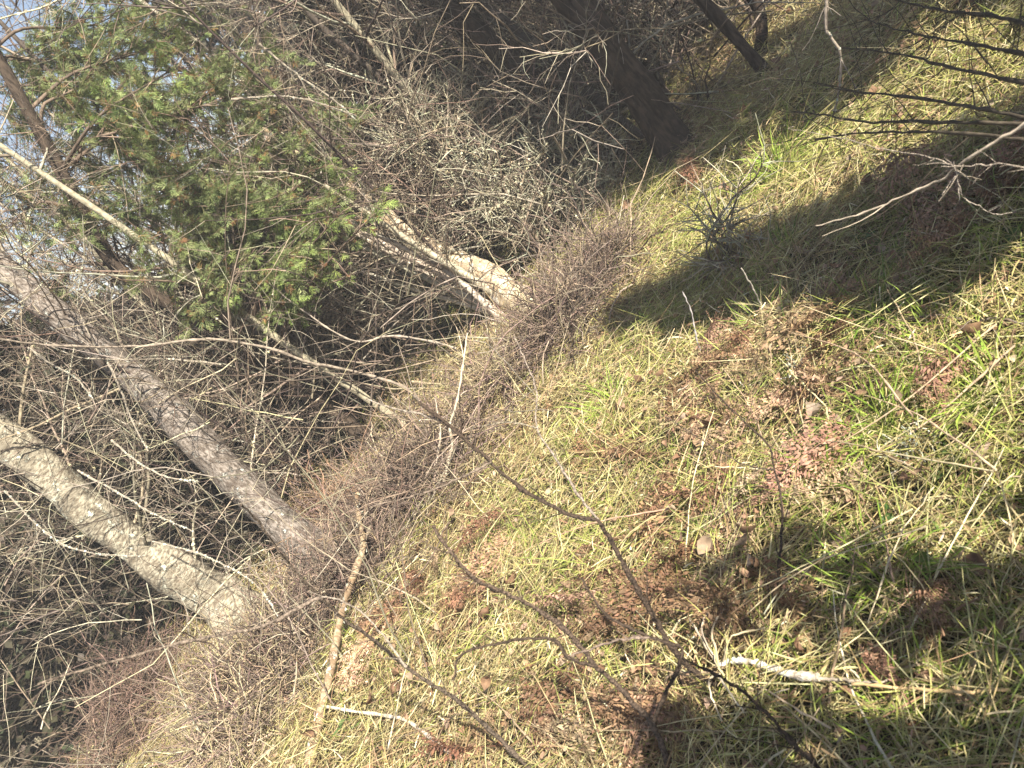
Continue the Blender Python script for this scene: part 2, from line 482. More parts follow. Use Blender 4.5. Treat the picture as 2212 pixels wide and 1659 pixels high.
# ------------------------------------------------------------------ cedar
def sprays(b, O, D, n_side, L, wid, pal, dead=.04):
    """flat fans of scale leaves: an axis blade with side blades, all in one plane"""
    N = len(O)
    D = unit(D); up = unit(np.array([0, 0, 1.0]) + rng.normal(0, .45, (N, 3)))
    Sx = unit(np.cross(D, up))
    L = np.broadcast_to(L, (N,))
    c = pick(pal, N)
    dd = rng.random(N) < dead
    c[dd] = pick([(.24, .14, .06), (.18, .10, .05)], dd.sum())
    Nn = np.cross(Sx, D)
    allV, allC = [], []
    for k in range(n_side + 1):
        if k == 0:
            o = O; d = D; l = L
        else:
            s = 1 if k % 2 else -1
            t = (k / (n_side + 1)) * .85
            o = O + D * (L * t)[:, None]
            ang = np.radians(rng.uniform(32, 58, N))[:, None]
            d = D * np.cos(ang) + Sx * np.sin(ang) * s + Nn * rng.normal(0, .14, (N, 1))
            l = L * (.62 - .36 * t) * rng.uniform(.7, 1.2, N)
        e = o + d * l[:, None] - np.array([0, 0, 1]) * (l * rng.uniform(0, .22, N))[:, None]
        w = unit(np.cross(d, Nn)) * (wid * rng.uniform(.7, 1.2, N))[:, None]
        mid = o * .55 + e * .45
        allV.append(np.stack([o, mid - w, e, mid + w], 1)); allC.append(np.repeat(c * rng.uniform(.85, 1.15, (N, 1)), 4, 0))
    V = np.concatenate(allV).reshape(-1, 3)
    b.add(V, np.arange(len(V)).reshape(-1, 4), np.concatenate(allC))

PAL_CEDAR = [(.17, .21, .075), (.21, .25, .10), (.13, .165, .06), (.25, .285, .12), (.17, .195, .085)]
PAL_CEDAR_BRIGHT = [(.20, .27, .07), (.24, .31, .085), (.17, .23, .065)]

def cedar_at(name, label, base, path, r0, r1, clusters, nspray):
    root = thing(name, label, 'tree', base)
    b, P = trunk_bag(path, r0, r1, 30, 9, .2, .05)
    b.build('trunk', M_dark_bark, root, base)
    fol = [Bag() for _ in clusters]
    tw = Bag()
    for f, (px, py, D, r, bright) in zip(fol, clusters):
        c = at_d(px, py, D)
        k = int(np.argmin(np.linalg.norm(P[0] - (c + [0, 0, -.15]), axis=1)))
        k = min(k, P.shape[1] - 2)
        ctrl = [P[0, k], P[0, k] * .5 + c * .5 + [0, 0, .06], c, c + unit(c - P[0, k] + 1e-6) * r * .7 - [0, 0, .12 * r]]
        bp = smooth(ctrl, 12)[None]
        bb = Bag(); bb.tube(bp, taper(1, 12, .012, .25), 5, (.13, .095, .07)); bb.build('branch', M_twig, root, base)
        n1 = 16; r *= 1.18
        p, d, _, _ = sprout(bp, n1, .35, 1, 30, 80)
        T = grow(p, d * [1, 1, .5], rng.uniform(.5, 1.1, n1) * r, 6, .12, -.03)
        tw.tube(T, taper(n1, 6, .004, .4), 3, pick([(.16, .11, .08), (.22, .17, .12)], n1))
        n2 = 60
        p, d, _, _ = sprout(T, n2, .1, 1, 25, 60)
        T2 = grow(p, d, rng.uniform(.25, .6, n2) * r, 4, .12, -.06)
        tw.tube(T2, taper(n2, 4, .002, .5), 3, pick([(.16, .12, .07), (.14, .14, .06)], n2))
        ns = int(nspray * (r / .41) ** 2)
        p, d, _, _ = sprout(T2, ns, .05, 1.0, 10, 65)
        sprays(f, p, d + [0, 0, -.15], 8, rng.uniform(.028, .078, ns), .0022, PAL_CEDAR_BRIGHT + PAL_CEDAR if bright else PAL_CEDAR, .09)
        f.build('foliage', M_cedar, root, base)
    tag(tw.build('twigs', M_twig, root, base), kind='stuff')

cb = gnd(822, 1000) + [0, .25, 0]
cedar_path = [cb - [0, 0, .05]] + [at_y(px, py, cb[1] + dy) for px, py, dy in
              [(737, 903, .05), (667, 853, .1), (516, 740, .15), (326, 630, .2), (233, 553, .25), (94, 300, .3), (-40, 60, .35)]]
CL = [(700, 500, 4.2, .26, 1), (780, 490, 4.1, .17, 1), (610, 560, 4.25, .26, 1), (620, 430, 4.5, .3, 1), (520, 500, 4.6, .34, 0), (560, 330, 4.7, .34, 0),
      (430, 400, 4.7, .4, 0), (440, 640, 4.4, .2, 0), (360, 560, 4.7, .28, 0), (300, 450, 5.0, .4, 0), (400, 240, 5.0, .42, 0), (270, 280, 5.0, .45, 0),
      (160, 360, 5.1, .42, 0), (150, 200, 5.2, .42, 0), (280, 120, 5.4, .42, 0), (60, 130, 5.5, .35, 0), (60, 450, 5.2, .30, 0), (200, 500, 5.0, .25, 0),
      (340, 170, 4.5, .22, 1), (500, 600, 4.4, .16, 1), (700, 400, 4.6, .16, 1), (30, 200, 5.6, .3, 0), (660, 330, 4.9, .22, 0), (140, 60, 5.6, .35, 0), (130, 600, 5.0, .2, 0)]
cedar_at('cedar_tree', 'green cedar with feathery drooping sprays filling the upper left', cb, cedar_path, .055, .03, CL, 1150)

# ------------------------------------------------------------------ spruces beside the frame on the sunward side
def spruce(name, label, base, h, rad, clear, n, needle=(.10, .016), pal=((.035, .055, .022), (.05, .07, .03), (.04, .05, .02)), r0=.06, group=None, sub=7, flat=-.12, mat=None, dens=26):
    root = thing(name, label, 'tree', base, group)
    b, P = trunk_bag([base - [0, 0, .05], base + [.03, .02, h * .5], base + [0, .05, h]], r0, .01, 24, 8, .25, .04)
    b.build('trunk', M_dark_bark, root, base)
    t = np.sort(rng.random(n) ** .85)
    z = clear + (h * .98 - clear) * t
    az = rng.uniform(0, 2 * np.pi, n)
    O = base + np.stack([0 * z, 0 * z, z], 1)
    D = np.stack([np.cos(az), np.sin(az), np.full(n, .12)], 1)
    L = rad * (1 - t) ** .8 * rng.uniform(.75, 1.15, n) + .05
    BP = grow(O, D, L, 6, .05, flat * .5)
    bb = Bag(); bb.tube(BP, taper(n, 6, .010, .3), 4, (.09, .07, .05))
    tag(bb.build('branches', M_twig, root, base), kind='stuff')
    p, d, i, _ = sprout(BP, n * sub, .15, 1, 25, 60)
    T = grow(p, d, .35 * L[i] + .04, 4, .08, -.08)
    m = n * dens
    p, d, _, _ = sprout(np.concatenate([T]), m, 0, 1, 20, 70)
    u = unit(np.cross(d, rnd_dir(m)))
    l = rng.uniform(.6, 1.2, (m, 1)) * needle[0]; w = needle[1]
    V = np.stack([p, p + d * l * .5 - u * w, p + d * l, p + d * l * .5 + u * w], 1).reshape(-1, 3)
    f = Bag(); f.add(V, np.arange(4 * m).reshape(m, 4), np.repeat(pick(pal, m), 4, 0))
    tag(f.build('foliage', mat or M_needle, root, base), kind='stuff')
    return root

spruce('spruce_tree', 'small dense spruce just beyond the right edge, shading the grass', np.array([2.2, .60, 0.0]), 2.95, .50, .2, 190, needle=(.12, .022), dens=60)
spruce('spruce_tree', 'tall spruce beyond the upper right corner, shading the dark trunks', np.array([4.07, .70, 0.0]), 8.0, .66, 2.3, 420, needle=(.15, .03), r0=.16, dens=50)
spruce('spruce_tree', 'added young spruce standing in for the viewer, shading the nearest grass', np.array([.50, -.14, 0.0]), 1.75, .22, .35, 60, dens=20)  # unseen, added to cast the dark patch of the viewer's own shadow

tb_ = gnd(1440, 1275)
spruce('spruce_tree', 'sparse young spruce right of the viewer, shading the lower right grass', np.array([tb_[0] + 1.07 * 1.95 * .515, tb_[1] - 1.07 * 1.95 * .857, 0.0]), 1.95, .24, .3, 46, dens=13)

# ------------------------------------------------------------------ dense evergreens far behind, blocking most of the sky, and low ones added for dark gaps
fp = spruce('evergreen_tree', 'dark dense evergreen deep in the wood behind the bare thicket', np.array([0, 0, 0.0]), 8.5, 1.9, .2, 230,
            needle=(.24, .05), pal=((.040, .036, .020), (.05, .040, .026), (.032, .038, .018), (.055, .042, .03)), r0=.13,  # foliage colours darkened to stand in for shade between the twigs
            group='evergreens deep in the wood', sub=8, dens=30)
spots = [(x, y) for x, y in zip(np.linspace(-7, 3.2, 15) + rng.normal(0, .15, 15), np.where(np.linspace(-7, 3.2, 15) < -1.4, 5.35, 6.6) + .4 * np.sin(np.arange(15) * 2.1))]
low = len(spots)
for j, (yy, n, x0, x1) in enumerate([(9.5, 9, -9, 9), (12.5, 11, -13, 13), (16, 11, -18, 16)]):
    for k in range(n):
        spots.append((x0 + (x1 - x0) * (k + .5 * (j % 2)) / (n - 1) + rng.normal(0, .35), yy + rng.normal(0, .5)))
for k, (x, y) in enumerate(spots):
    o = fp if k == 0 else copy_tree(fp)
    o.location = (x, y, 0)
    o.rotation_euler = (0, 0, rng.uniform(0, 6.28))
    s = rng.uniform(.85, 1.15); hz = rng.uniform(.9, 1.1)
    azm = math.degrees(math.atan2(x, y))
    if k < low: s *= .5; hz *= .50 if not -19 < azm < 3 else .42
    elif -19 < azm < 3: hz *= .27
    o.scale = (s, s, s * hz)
    o['label'] = 'low evergreen added as dark shade behind the bare thicket twigs' if k < low else 'tall dark evergreen deep in the wood behind the bare thicket'

# ------------------------------------------------------------------ bare saplings of the thicket (individuals sharing six builds)
def sapling_proto(h, r, nb, pal, lean, lich=0, look='thin bare grey-brown'):
    root = thing('bare_sapling', look + ' sapling standing among others in the tangled thicket', 'sapling', (0, 0, 0), 'bare saplings of the thicket')
    d0 = unit(np.array([[lean * rng.normal(), lean * rng.normal(), 1.0]]))
    P = grow(np.array([[0, 0, -.04]]), d0, h, 12, .045, .02)
    b = Bag(); b.tube(P, taper(1, 12, r, .25), 6, pick(pal, 1)[0]); b.build('stem', M_wood, root)
    pos, d, _, t = sprout(P, nb, .12, 1, 30, 70)
    B = grow(pos, d, rng.uniform(.4, 1.2, nb) * (1.1 - .5 * t), 7, .11, .01)
    m = nb * 7
    p, d, _, _ = sprout(B, m, .15, 1, 25, 60)
    T = grow(p, d, rng.uniform(.12, .45, m), 4, .15)
    m2 = m * 2
    p, d, _, _ = sprout(T, m2, .15, 1, 25, 60)
    T2 = grow(p, d, rng.uniform(.06, .2, m2), 3, .15)
    b = Bag(); b.tube(B, taper(nb, 7, r * .35, .3), 4, pick(pal, nb)); b.tube(T, taper(m, 4, .0025, .5), 3, pick(pal, m))
    b.tube(T2, taper(m2, 3, .0016, .5), 3, pick(pal, m2))
    if lich: flecks(b, B, lich, .009, PAL_LICHEN)
    tag(b.build('twigs', M_twig, root), kind='stuff')
    return root
protos = [sapling_proto(4.6, .026, 20, PAL_TWIG, .12), sapling_proto(3.6, .017, 18, PAL_TWIG, .16, 300, 'slim tan lichen-specked'), sapling_proto(5.2, .030, 22, PAL_TWIG + PAL_DARK, .08, 0, 'stout brown'),
          sapling_proto(3.0, .013, 16, PAL_DARK + PAL_PURPLE, .2, 0, 'short whippy dark'), sapling_proto(4.2, .02, 20, PAL_LICHEN + PAL_TWIG, .12, 500, 'pale lichen-whitened'), sapling_proto(3.4, .016, 18, PAL_DARK + PAL_TWIG, .15, 0, 'dark-barked leaning')]
used = set()
dap = [np.array([gnd(a, c)[0] + .515 * q, gnd(a, c)[1] - .857 * q]) for a, c, q in ((1850, 1400, 2.6), (2080, 1480, 2.5), (1700, 1330, 2.9), (2150, 1300, 2.9))]  # unseen saplings placed sunward to dapple the lower right grass
xs = np.concatenate([rng.uniform(-4.5, 5.0, 46), rng.uniform(-7.5, 7.5, 62)])
ys = np.concatenate([rng.uniform(4.45, 6.2, 46), rng.uniform(6.0, 9.5, 62)])
xs = np.r_[xs, [p[0] for p in dap]]; ys = np.r_[ys, [p[1] for p in dap]]
for x, y in zip(xs, ys):
    k = int(rng.integers(0, 6)) if y > 3 else 3
    o = protos[k] if k not in used else copy_tree(protos[k])
    used.add(k)
    o.location = (x, y, float(terrain(x, y)))
    o.rotation_euler = (rng.normal(0, .09), rng.normal(0, .09), rng.uniform(0, 6.28))
    s = rng.uniform(.8, 1.2) if y > 3 else .8; o.scale = (s, s, s)

# ------------------------------------------------------------------ thicket of arching twigs (nobody could count them)
def thicket():
    def mass(n, xr, yr, zr, L, pal, ntw, r, name, mat=M_twig, wob=.13, grav=-.02, tilt=.9):
        O = np.stack([rng.uniform(*xr, n), rng.uniform(*yr, n), rng.uniform(*zr, n)], 1)
        O[:, 2] += terrain(O[:, 0], O[:, 1])
        keep = in_view(O + [0, 0, .4], 450); O = O[keep]; n = len(O)
        D = rng.normal(0, tilt, (n, 3)); D[:, 2] = np.abs(D[:, 2]) + .35
        P = grow(O, D, rng.uniform(*L, n), 7, wob, grav)
        m = n * ntw
        p, d, _, _ = sprout(P, m, .1, 1, 25, 70)
        T = grow(p, d, rng.uniform(.10, .42, m), 4, .17)
        b = Bag(); b.tube(P, taper(n, 7, rng.uniform(.7, 1.3, n) * r, .35), 4, pick(pal, n))
        b.tube(T, taper(m, 4, rng.uniform(.6, 1.2, m) * r * .42, .5), 3, pick(pal, m))
        tag(b.build(name, mat), kind='stuff')
    mass(170, (-4.8, -1.2), (4.4, 5.2), (0, .9), (.6, 1.7), PAL_DARK + PAL_DARK + PAL_TWIG, 9, .0042, 'thicket')  # mostly dark tones, painting the shaded gaps at lower left
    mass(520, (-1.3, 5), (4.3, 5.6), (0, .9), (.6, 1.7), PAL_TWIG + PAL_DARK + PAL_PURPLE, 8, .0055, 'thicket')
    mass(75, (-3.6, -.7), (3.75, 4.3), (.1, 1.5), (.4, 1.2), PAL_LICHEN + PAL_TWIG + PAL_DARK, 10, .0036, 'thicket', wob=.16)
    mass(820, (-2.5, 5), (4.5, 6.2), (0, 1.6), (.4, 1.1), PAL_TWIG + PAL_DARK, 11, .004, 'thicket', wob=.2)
    mass(1500, (-7, 8), (5.4, 9.0), (0, 2.2), (.7, 1.9), PAL_DARK + PAL_PURPLE + PAL_DARK, 7, .0065, 'thicket')  # deep twigs coloured dark in place of shade
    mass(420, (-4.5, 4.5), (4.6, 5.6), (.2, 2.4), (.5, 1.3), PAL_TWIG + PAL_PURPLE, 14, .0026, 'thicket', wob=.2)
    mass(900, (-9, 9), (6.5, 10.0), (1.0, 4.6), (.8, 2.0), PAL_DARK + PAL_PURPLE + PAL_DARK, 6, .0065, 'thicket')  # same painted shade for the high rear twigs
thicket()

# ------------------------------------------------------------------ brush heaps of fine purple-brown twigs along the edge
def heap(label, px, py, rx, ry, h, n, pal, foot=None):
    c = gnd(px, py) if foot is None else foot
    h *= .78; rx *= 1.12; ry *= 1.05; n = int(n * .85)
    root = thing('brush_heap', label, 'brush heap', c)
    a = rng.uniform(0, 2 * np.pi, n); q = np.sqrt(rng.random(n))
    u, v = q * np.cos(a), q * np.sin(a)
    q *= .8 + .35 * np.sin(a * 3 + px); u, v = q * np.cos(a), q * np.sin(a)
    z = h * (1 - .9 * np.minimum(q, 1) ** 2) * rng.random(n) ** 1.4 * (1 + .5 * np.sin(u * 5 + py) * np.sin(v * 6 + px))
    O = np.stack([c[0] + rx * u, c[1] + ry * v, z + terrain(c[0] + rx * u, c[1] + ry * v)], 1)
    D = np.stack([u * .7 + rng.normal(0, .7, n), v * .7 + rng.normal(0, .7, n), rng.normal(.25, .45, n)], 1)
    n0 = n; T = grow(O, D, rng.uniform(.12, .46, n), 7, .30, -.03)
    p, d, _, _ = sprout(T, n + n // 4, .1, 1, 30, 70)
    T2 = grow(p, d, rng.uniform(.03, .17, n + n // 4), 3, .25)
    T[:, :, 2] = np.maximum(T[:, :, 2], terrain(T[:, :, 0], T[:, :, 1]) + .01)
    b = Bag(); b.tube(T, taper(n, 7, rng.choice([.0013, .002, .0028, .004], n), .5), 3, pick(pal, n)); m = n + n // 4; b.tube(T2, taper(m, 3, rng.uniform(.001, .0018, m), .6), 3, pick(pal, m))
    tag(b.build('twig_tangle', M_twig, root, c), kind='stuff')
    ns = 40
    O = c + np.stack([rng.normal(0, rx * .5, ns), rng.normal(0, ry * .5, ns), np.full(ns, .02)], 1)
    D = np.stack([rng.normal(0, .8, ns), rng.normal(0, .6, ns), rng.uniform(.2, .9, ns)], 1)
    ST = grow(O, D, rng.uniform(.3, .9, ns), 10, .17, -.07)
    ST[:, :, 2] = np.maximum(ST[:, :, 2], terrain(ST[:, :, 0], ST[:, :, 1]) + .02)
    for k in range(ns):
        b = Bag(); b.tube(ST[k:k + 1], taper(1, 10, rng.uniform(.0022, .0055), .4), 4, pick(pal + PAL_TWIG, 1)[0]); b.build('stem', M_twig, root, c)
PM = PAL_PURPLE + PAL_PURPLE[:3] + PAL_DARK[1:3] + [(.34, .26, .18)]
heap('bushy purple-brown brush heap in the middle at the foot of the cream tree', 1245, 712, .27, .24, .30, 1500, PM)
heap('smaller purplish brush tuft above the middle heap beside the sunny grass', 1320, 590, .2, .2, .28, 620, PM)
heap('straw-brown mixed heap just below the purple middle one', 1100, 870, .36, .28, .22, 1200, [(.36, .29, .18), (.44, .36, .22), (.25, .18, .12), (.22, .155, .14)])
heap('wide purple-grey brush heap beside the upright bleached sticks', 935, 1050, .34, .30, .34, 1500, PM)
heap('purple-grey brush heap alongside the peeled limb', 790, 1270, .30, .26, .28, 1250, PM)
heap('brush heap below the pale blotchy trunk', 640, 1420, .40, .30, .30, 1600, PM + [(.40, .33, .22)])
heap('straw and twig heap at the bottom edge left of the fallen limb', 560, 1570, .36, .3, .26, 1400, [(.40, .33, .20), (.30, .23, .15), (.22, .155, .14), (.46, .38, .26)])
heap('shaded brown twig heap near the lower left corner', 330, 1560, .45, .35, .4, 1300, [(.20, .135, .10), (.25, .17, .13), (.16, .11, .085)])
heap('brown brush heap at the foot of the grey rough-barked trunk', 770, 1130, .28, .22, .24, 800, [(.26, .17, .11), (.32, .22, .15), (.20, .14, .12)])

# ------------------------------------------------------------------ lichen covered shrub
def lichen_shrub(label, base, tips, n2, n3, nl, r=.012, spread=.3, dark=True, name='lichen_shrub', lsz=.008, deep=0.0):
    root = thing(name, label, 'shrub', base)
    st = []
    for (px, py, Y) in tips:
        e = at_y(px, py, Y + deep)
        mid = base * .5 + e * .5 + np.array([rng.normal(0, .06), rng.normal(0, .06), .05])
        P = smooth([base + [rng.normal(0, .04), rng.normal(0, .04), -.03], mid, e], 12)
        st.append(P)
        b = Bag(); b.tube(P[None], taper(1, 12, r, .3), 6, (.12, .09, .065) if dark else (.3, .27, .2)); b.build('stem', M_twig, root, base)
    st = np.array(st)
    p, d, _, _ = sprout(st, n2, .25, 1, 35, 80)
    T = grow(p, d, rng.uniform(.4, 1.2, n2) * spread * 1.4, 7, .16)
    p, d, _, _ = sprout(T, n3, .05, 1, 25, 75)
    T2 = grow(p, d, rng.uniform(.06, .24, n3), 4, .22)
    b = Bag(); b.tube(T, taper(n2, 7, .0055, .4), 4, pick([(.24, .20, .14), (.34, .29, .20), (.16, .125, .09)], n2))
    b.tube(T2, taper(n3, 4, .0028, .5), 3, pick([(.34, .32, .23), (.42, .40, .30), (.26, .22, .16)], n3))
    tag(b.build('twigs', M_twig, root, base), kind='stuff')
    b = Bag(); flecks(b, T[::3], nl // 3, lsz, PAL_LICHEN); flecks(b, T, nl // 3, lsz * .6, PAL_LICHEN); flecks(b, T2[::2], nl, lsz * .55, PAL_LICHEN)
    tag(b.build('lichen', M_lichen, root, base), kind='stuff')
lb = gnd(1285, 610) + [0, .6, 0]
lichen_shrub('tangled dead shrub crusted with pale lichen, above the middle brush heap', lb,
             [(1380, 330, 4.15), (1330, 400, 4.1), (1250, 350, 4.2), (1180, 300, 4.3), (1080, 260, 4.4), (980, 250, 4.4), (900, 220, 4.5), (830, 200, 4.5), (1120, 400, 4.1),
              (1040, 380, 4.2), (960, 340, 4.3), (900, 330, 4.3), (1000, 180, 4.6), (1250, 440, 4.2), (850, 290, 4.5)], 190, 2600, 6500, deep=.4, lsz=.0105)

# ------------------------------------------------------------------ traced twigs, saplings and fallen wood
def trace(pts, D0, D1, K=None, bow=0):
    n = len(pts)
    out = []
    for i, (px, py) in enumerate(pts):
        t = i / (n - 1)
        out.append(at_d(px, py, D0 + (D1 - D0) * t + bow * math.sin(t * math.pi)))
    return smooth(out, K or 6 * n)

def on_ground(pts, lift=.02, K=None):
    return smooth([gnd(px, py) + [0, 0, lift] for px, py in pts], K or 6 * len(pts))

def gdist(px, py):
    return float(np.linalg.norm(gnd(px, py) - [0, 0, CAM_H]))

def knobbly(P, r0, r1):
    K = len(P); t = np.linspace(0, 1, K)
    return (r0 * (1 - t) + r1 * t) * (1 + .15 * rng.normal(size=K).clip(-1.5, 2)) * (1 + .35 * (rng.random(K) < .12))

def stick(name, label, cat, P, r0, r1, color, mat=None, Sd=7, base=None, nside=0, side=(.05, .2), group=None, lichen=0):
    """a bare stick or stem with its side twigs as parts"""
    P = P + rng.normal(0, .0012, P.shape)
    if name == 'bare_sapling': r0, r1, nside, mat = r0 * .95, r1 * 1.0, nside * 2 + 3, M_stem
    o0 = P[0].copy() if base is None else base
    root = thing(name, label, cat, o0, group)
    b = Bag(); b.tube(P[None], knobbly(P, r0, r1)[None], Sd, color)
    for e, s in ((P[0], 0), (P[-1], -1)):
        ring = b.V[0][:Sd] if s == 0 else b.V[0][-Sd:]
        b.add(np.vstack([ring, e]), np.array([[i, (i + 1) % Sd, Sd] for i in range(Sd)]), color)
    b.build('stem', mat or M_wood, root, o0)
    if nside:
        p, d, _, _ = sprout(P[None], nside, .1, .95, 30, 65)
        T = grow(p, d, rng.uniform(*side, nside), 6, .12)
        for k in range(nside):
            b = Bag(); b.tube(T[k:k + 1], taper(1, 6, max(r1 * .6, .0014), .4), 4, np.asarray(color) * rng.uniform(.9, 1.15)); b.build('side_twig', mat or M_wood, root, o0)
    if lichen:
        b = Bag(); flecks(b, P[None], lichen, max(r0 * .9, .005), [(.46, .48, .40), (.38, .41, .34), (.52, .52, .44)])
        tag(b.build('lichen', M_lichen, root, o0), kind='stuff')
    return root

def add_branch(root, P, r0, r1, color, name='branch', Sd=6):
    b = Bag(); b.tube((P + rng.normal(0, .001, P.shape))[None], knobbly(P, r0 * 1.1, r1 * 1.0)[None], Sd, color)
    p, d, _, _ = sprout(P[None], 9, .05, 1, 30, 60)
    T = grow(p, d, rng.uniform(.008, .05, 9), 4, .15)
    b.tube(T, taper(9, 4, max(r1 * .7, .001), .5), 4, color)
    return b.build(name, M_stem, root, root.location)

BR = (.06, .042, .03); GB = (.10, .076, .056); PB = (.30, .25, .20)
# sapling A: rooted where the bleached sticks fan out, long dark elbowed stem
g = gdist(1592, 1484)
A = stick('bare_sapling', 'long dark elbowed stem slanting from the bleached sticks up to the brush heaps', 'sapling',
          np.vstack([trace([(1592, 1484), (1540, 1475), (1500, 1450), (1450, 1395), (1410, 1330), (1375, 1270), (1320, 1170), (1293, 1125)], g, 1.72, 44),
                     trace([(1293, 1125), (1220, 1108), (1130, 1058), (1040, 980), (960, 912), (905, 870)], 1.72, 1.85, 30)[1:]]), .0075, .0035, BR, nside=5)
add_branch(A, trace([(1293, 1125), (1250, 1070), (1200, 990), (1160, 925), (1160, 850), (1135, 780), (1110, 725)], 1.72, 2.0), .0028, .0013, (.27, .22, .18))
add_branch(A, trace([(1160, 925), (1100, 912), (1030, 922)], 1.86, 1.95), .002, .001, (.26, .22, .16))
add_branch(A, trace([(1060, 998), (1000, 1030), (920, 1063), (800, 1095)], 1.79, 1.75), .0028, .0012, (.2, .155, .12))
add_branch(A, trace([(960, 912), (905, 893), (860, 885), (790, 862)], 1.83, 2.0), .003, .0016, PB)
# sapling B: long stem at lower left with the left-pointing branch
g = gdist(1190, 1712)
B = stick('bare_sapling', 'grey-brown stem running from the bottom edge toward the pale blotchy trunk', 'sapling',
          trace([(1190, 1712), (1137, 1653), (1037, 1556), (970, 1500), (877, 1440), (794, 1372), (737, 1333), (693, 1289), (633, 1229), (560, 1130), (520, 1090)], g, 1.7, 60), .0072, .002, GB, nside=6, side=(.05, .16))
add_branch(B, trace([(693, 1289), (567, 1352), (467, 1372), (290, 1416), (80, 1476)], 1.68, 1.6), .0038, .0018, (.2, .155, .12))
add_branch(B, trace([(877, 1440), (790, 1330), (700, 1290), (640, 1345)], 1.68, 1.72), .002, .001, PB)
# sapling C
g = gdist(1452, 1722)
Cc = stick('bare_sapling', 'dark bristly stem crossing the brown ferns from the bottom edge', 'sapling',
           trace([(1452, 1722), (1440, 1640), (1404, 1556), (1370, 1523), (1337, 1483), (1290, 1440), (1254, 1396), (1204, 1346), (1137, 1303), (1077, 1276), (1020, 1246), (934, 1139)], g, 1.55, 60), .008, .003, (.115, .082, .06), nside=10, side=(.03, .08))
add_branch(Cc, trace([(1290, 1440), (1230, 1423), (1180, 1379), (1010, 1406), (977, 1470)], 1.52, 1.5), .0032, .0018, BR)
add_branch(Cc, trace([(1410, 1560), (1474, 1413), (1437, 1389), (1364, 1359), (1304, 1323), (1257, 1249)], 1.6, 1.62), .0042, .002, BR)
add_branch(Cc, trace([(1400, 1375), (1330, 1385), (1220, 1420)], 1.6, 1.55), .003, .0012, (.2, .15, .12))
# sapling D bottom right
g = gdist(1830, 1730)
stick('bare_sapling', 'short dark twig pair low at the bottom right of the bleached stick', 'sapling',
      trace([(1830, 1730), (1764, 1656), (1707, 1599), (1661, 1546), (1584, 1479), (1474, 1423)], g, g - .15, 36), .0055, .002, BR, nside=5)
g = gdist(1640, 1400)
E = stick('bare_sapling', 'thin dark upright stem passing the rusty fern on the right', 'sapling',
          trace([(1640, 1400), (1674, 1290), (1690, 1106), (1674, 1016), (1660, 962), (1600, 905), (1541, 843), (1500, 800)], g, 1.95, 44), .0045, .0015, BR, nside=4)
add_branch(E, trace([(1674, 1016), (1600, 1000), (1500, 940), (1440, 900)], 1.95, 2.1), .0018, .001, GB)
# white bleached stick etc.
stick('fallen_stick', 'bright white bleached stick lying at the lower right', 'stick',
      on_ground([(1597, 1480), (1620, 1468), (1661, 1469), (1707, 1483), (1757, 1499), (1817, 1506)], .085, 30), .0055, .009, (.74, .69, .58), M_bleached)
stick('fallen_stick', 'tan knotted continuation stick ending in the grass right of the white one', 'stick',
      on_ground([(1815, 1506), (1880, 1512), (1934, 1516), (1975, 1510)], .08, 22), .004, .002, (.36, .30, .23))
stick('dry_stalk', 'orange-tan stalk lying toward the right edge near the bottom', 'stalk',
      on_ground([(1890, 1524), (2040, 1539), (2140, 1546), (2230, 1543)], .09, 24), .0032, .0028, (.44, .31, .16))
stick('fallen_stick', 'straight pale stick at the bottom edge left of the dark bristly stem', 'stick',
      on_ground([(725, 1545), (820, 1560), (907, 1576), (960, 1612), (1014, 1655)], .07, 24), .005, .006, (.58, .50, .40))
# peeled limb
LP = [gnd(px, py) + [0, 0, z] for px, py, z in [(690, 1670, .05), (712, 1590, .06), (744, 1490, .08), (764, 1440, .1), (794, 1360, .14), (827, 1293, .17), (858, 1232, .2), (860, 1165, .26), (872, 1140, .3)]]
LB = stick('fallen_limb', 'thick peeled tan limb slanting up out of the brush, lichen on its lower half', 'fallen limb',
           smooth(LP, 50), .018, .011, (.5, .4, .25), M_peeled, 9, lichen=60)
add_branch(LB, smooth([LP[6], LP[7] + [.06, .02, -.08], LP[7] + [.14, .06, -.12]], 12), .008, .004, (.3, .24, .18))
# dried stems fanning out of the root of the long dark stem, and loose straws lying about
for lab, e, c in [('pale dried stem of the fan, leaning up toward the rust-red fern', (1640, 1330), (.45, .36, .24)), ('dried stem of the fan, pointing straight up the slope', (1585, 1345), (.40, .33, .25)),
                  ('thin dried stem of the fan, tilting left beside the dark stem', (1530, 1370), (.36, .30, .22)), ('cream broad dried stem of the fan, pointing down to the right', (1660, 1585), (.60, .52, .38)),
                  ('short cream dried stem of the fan, pointing straight down', (1610, 1600), (.56, .47, .34)), ('dried stem of the fan, curling over the white bleached stick', (1700, 1400), (.42, .35, .22)),
                  ('brown dried stem of the fan, pointing left', (1480, 1520), (.30, .22, .15))]:
    a = gnd(1595, 1484); b_ = gnd(*e); m_ = a * .5 + b_ * .5
    stick('dry_stalk', lab, 'stalk', smooth([a + [0, 0, .07], m_ + [rng.normal(0, .02), 0, .13], b_ + [0, 0, .09]], 18), .003, .0018, c, Sd=5, group='dried stems fanning from one root')
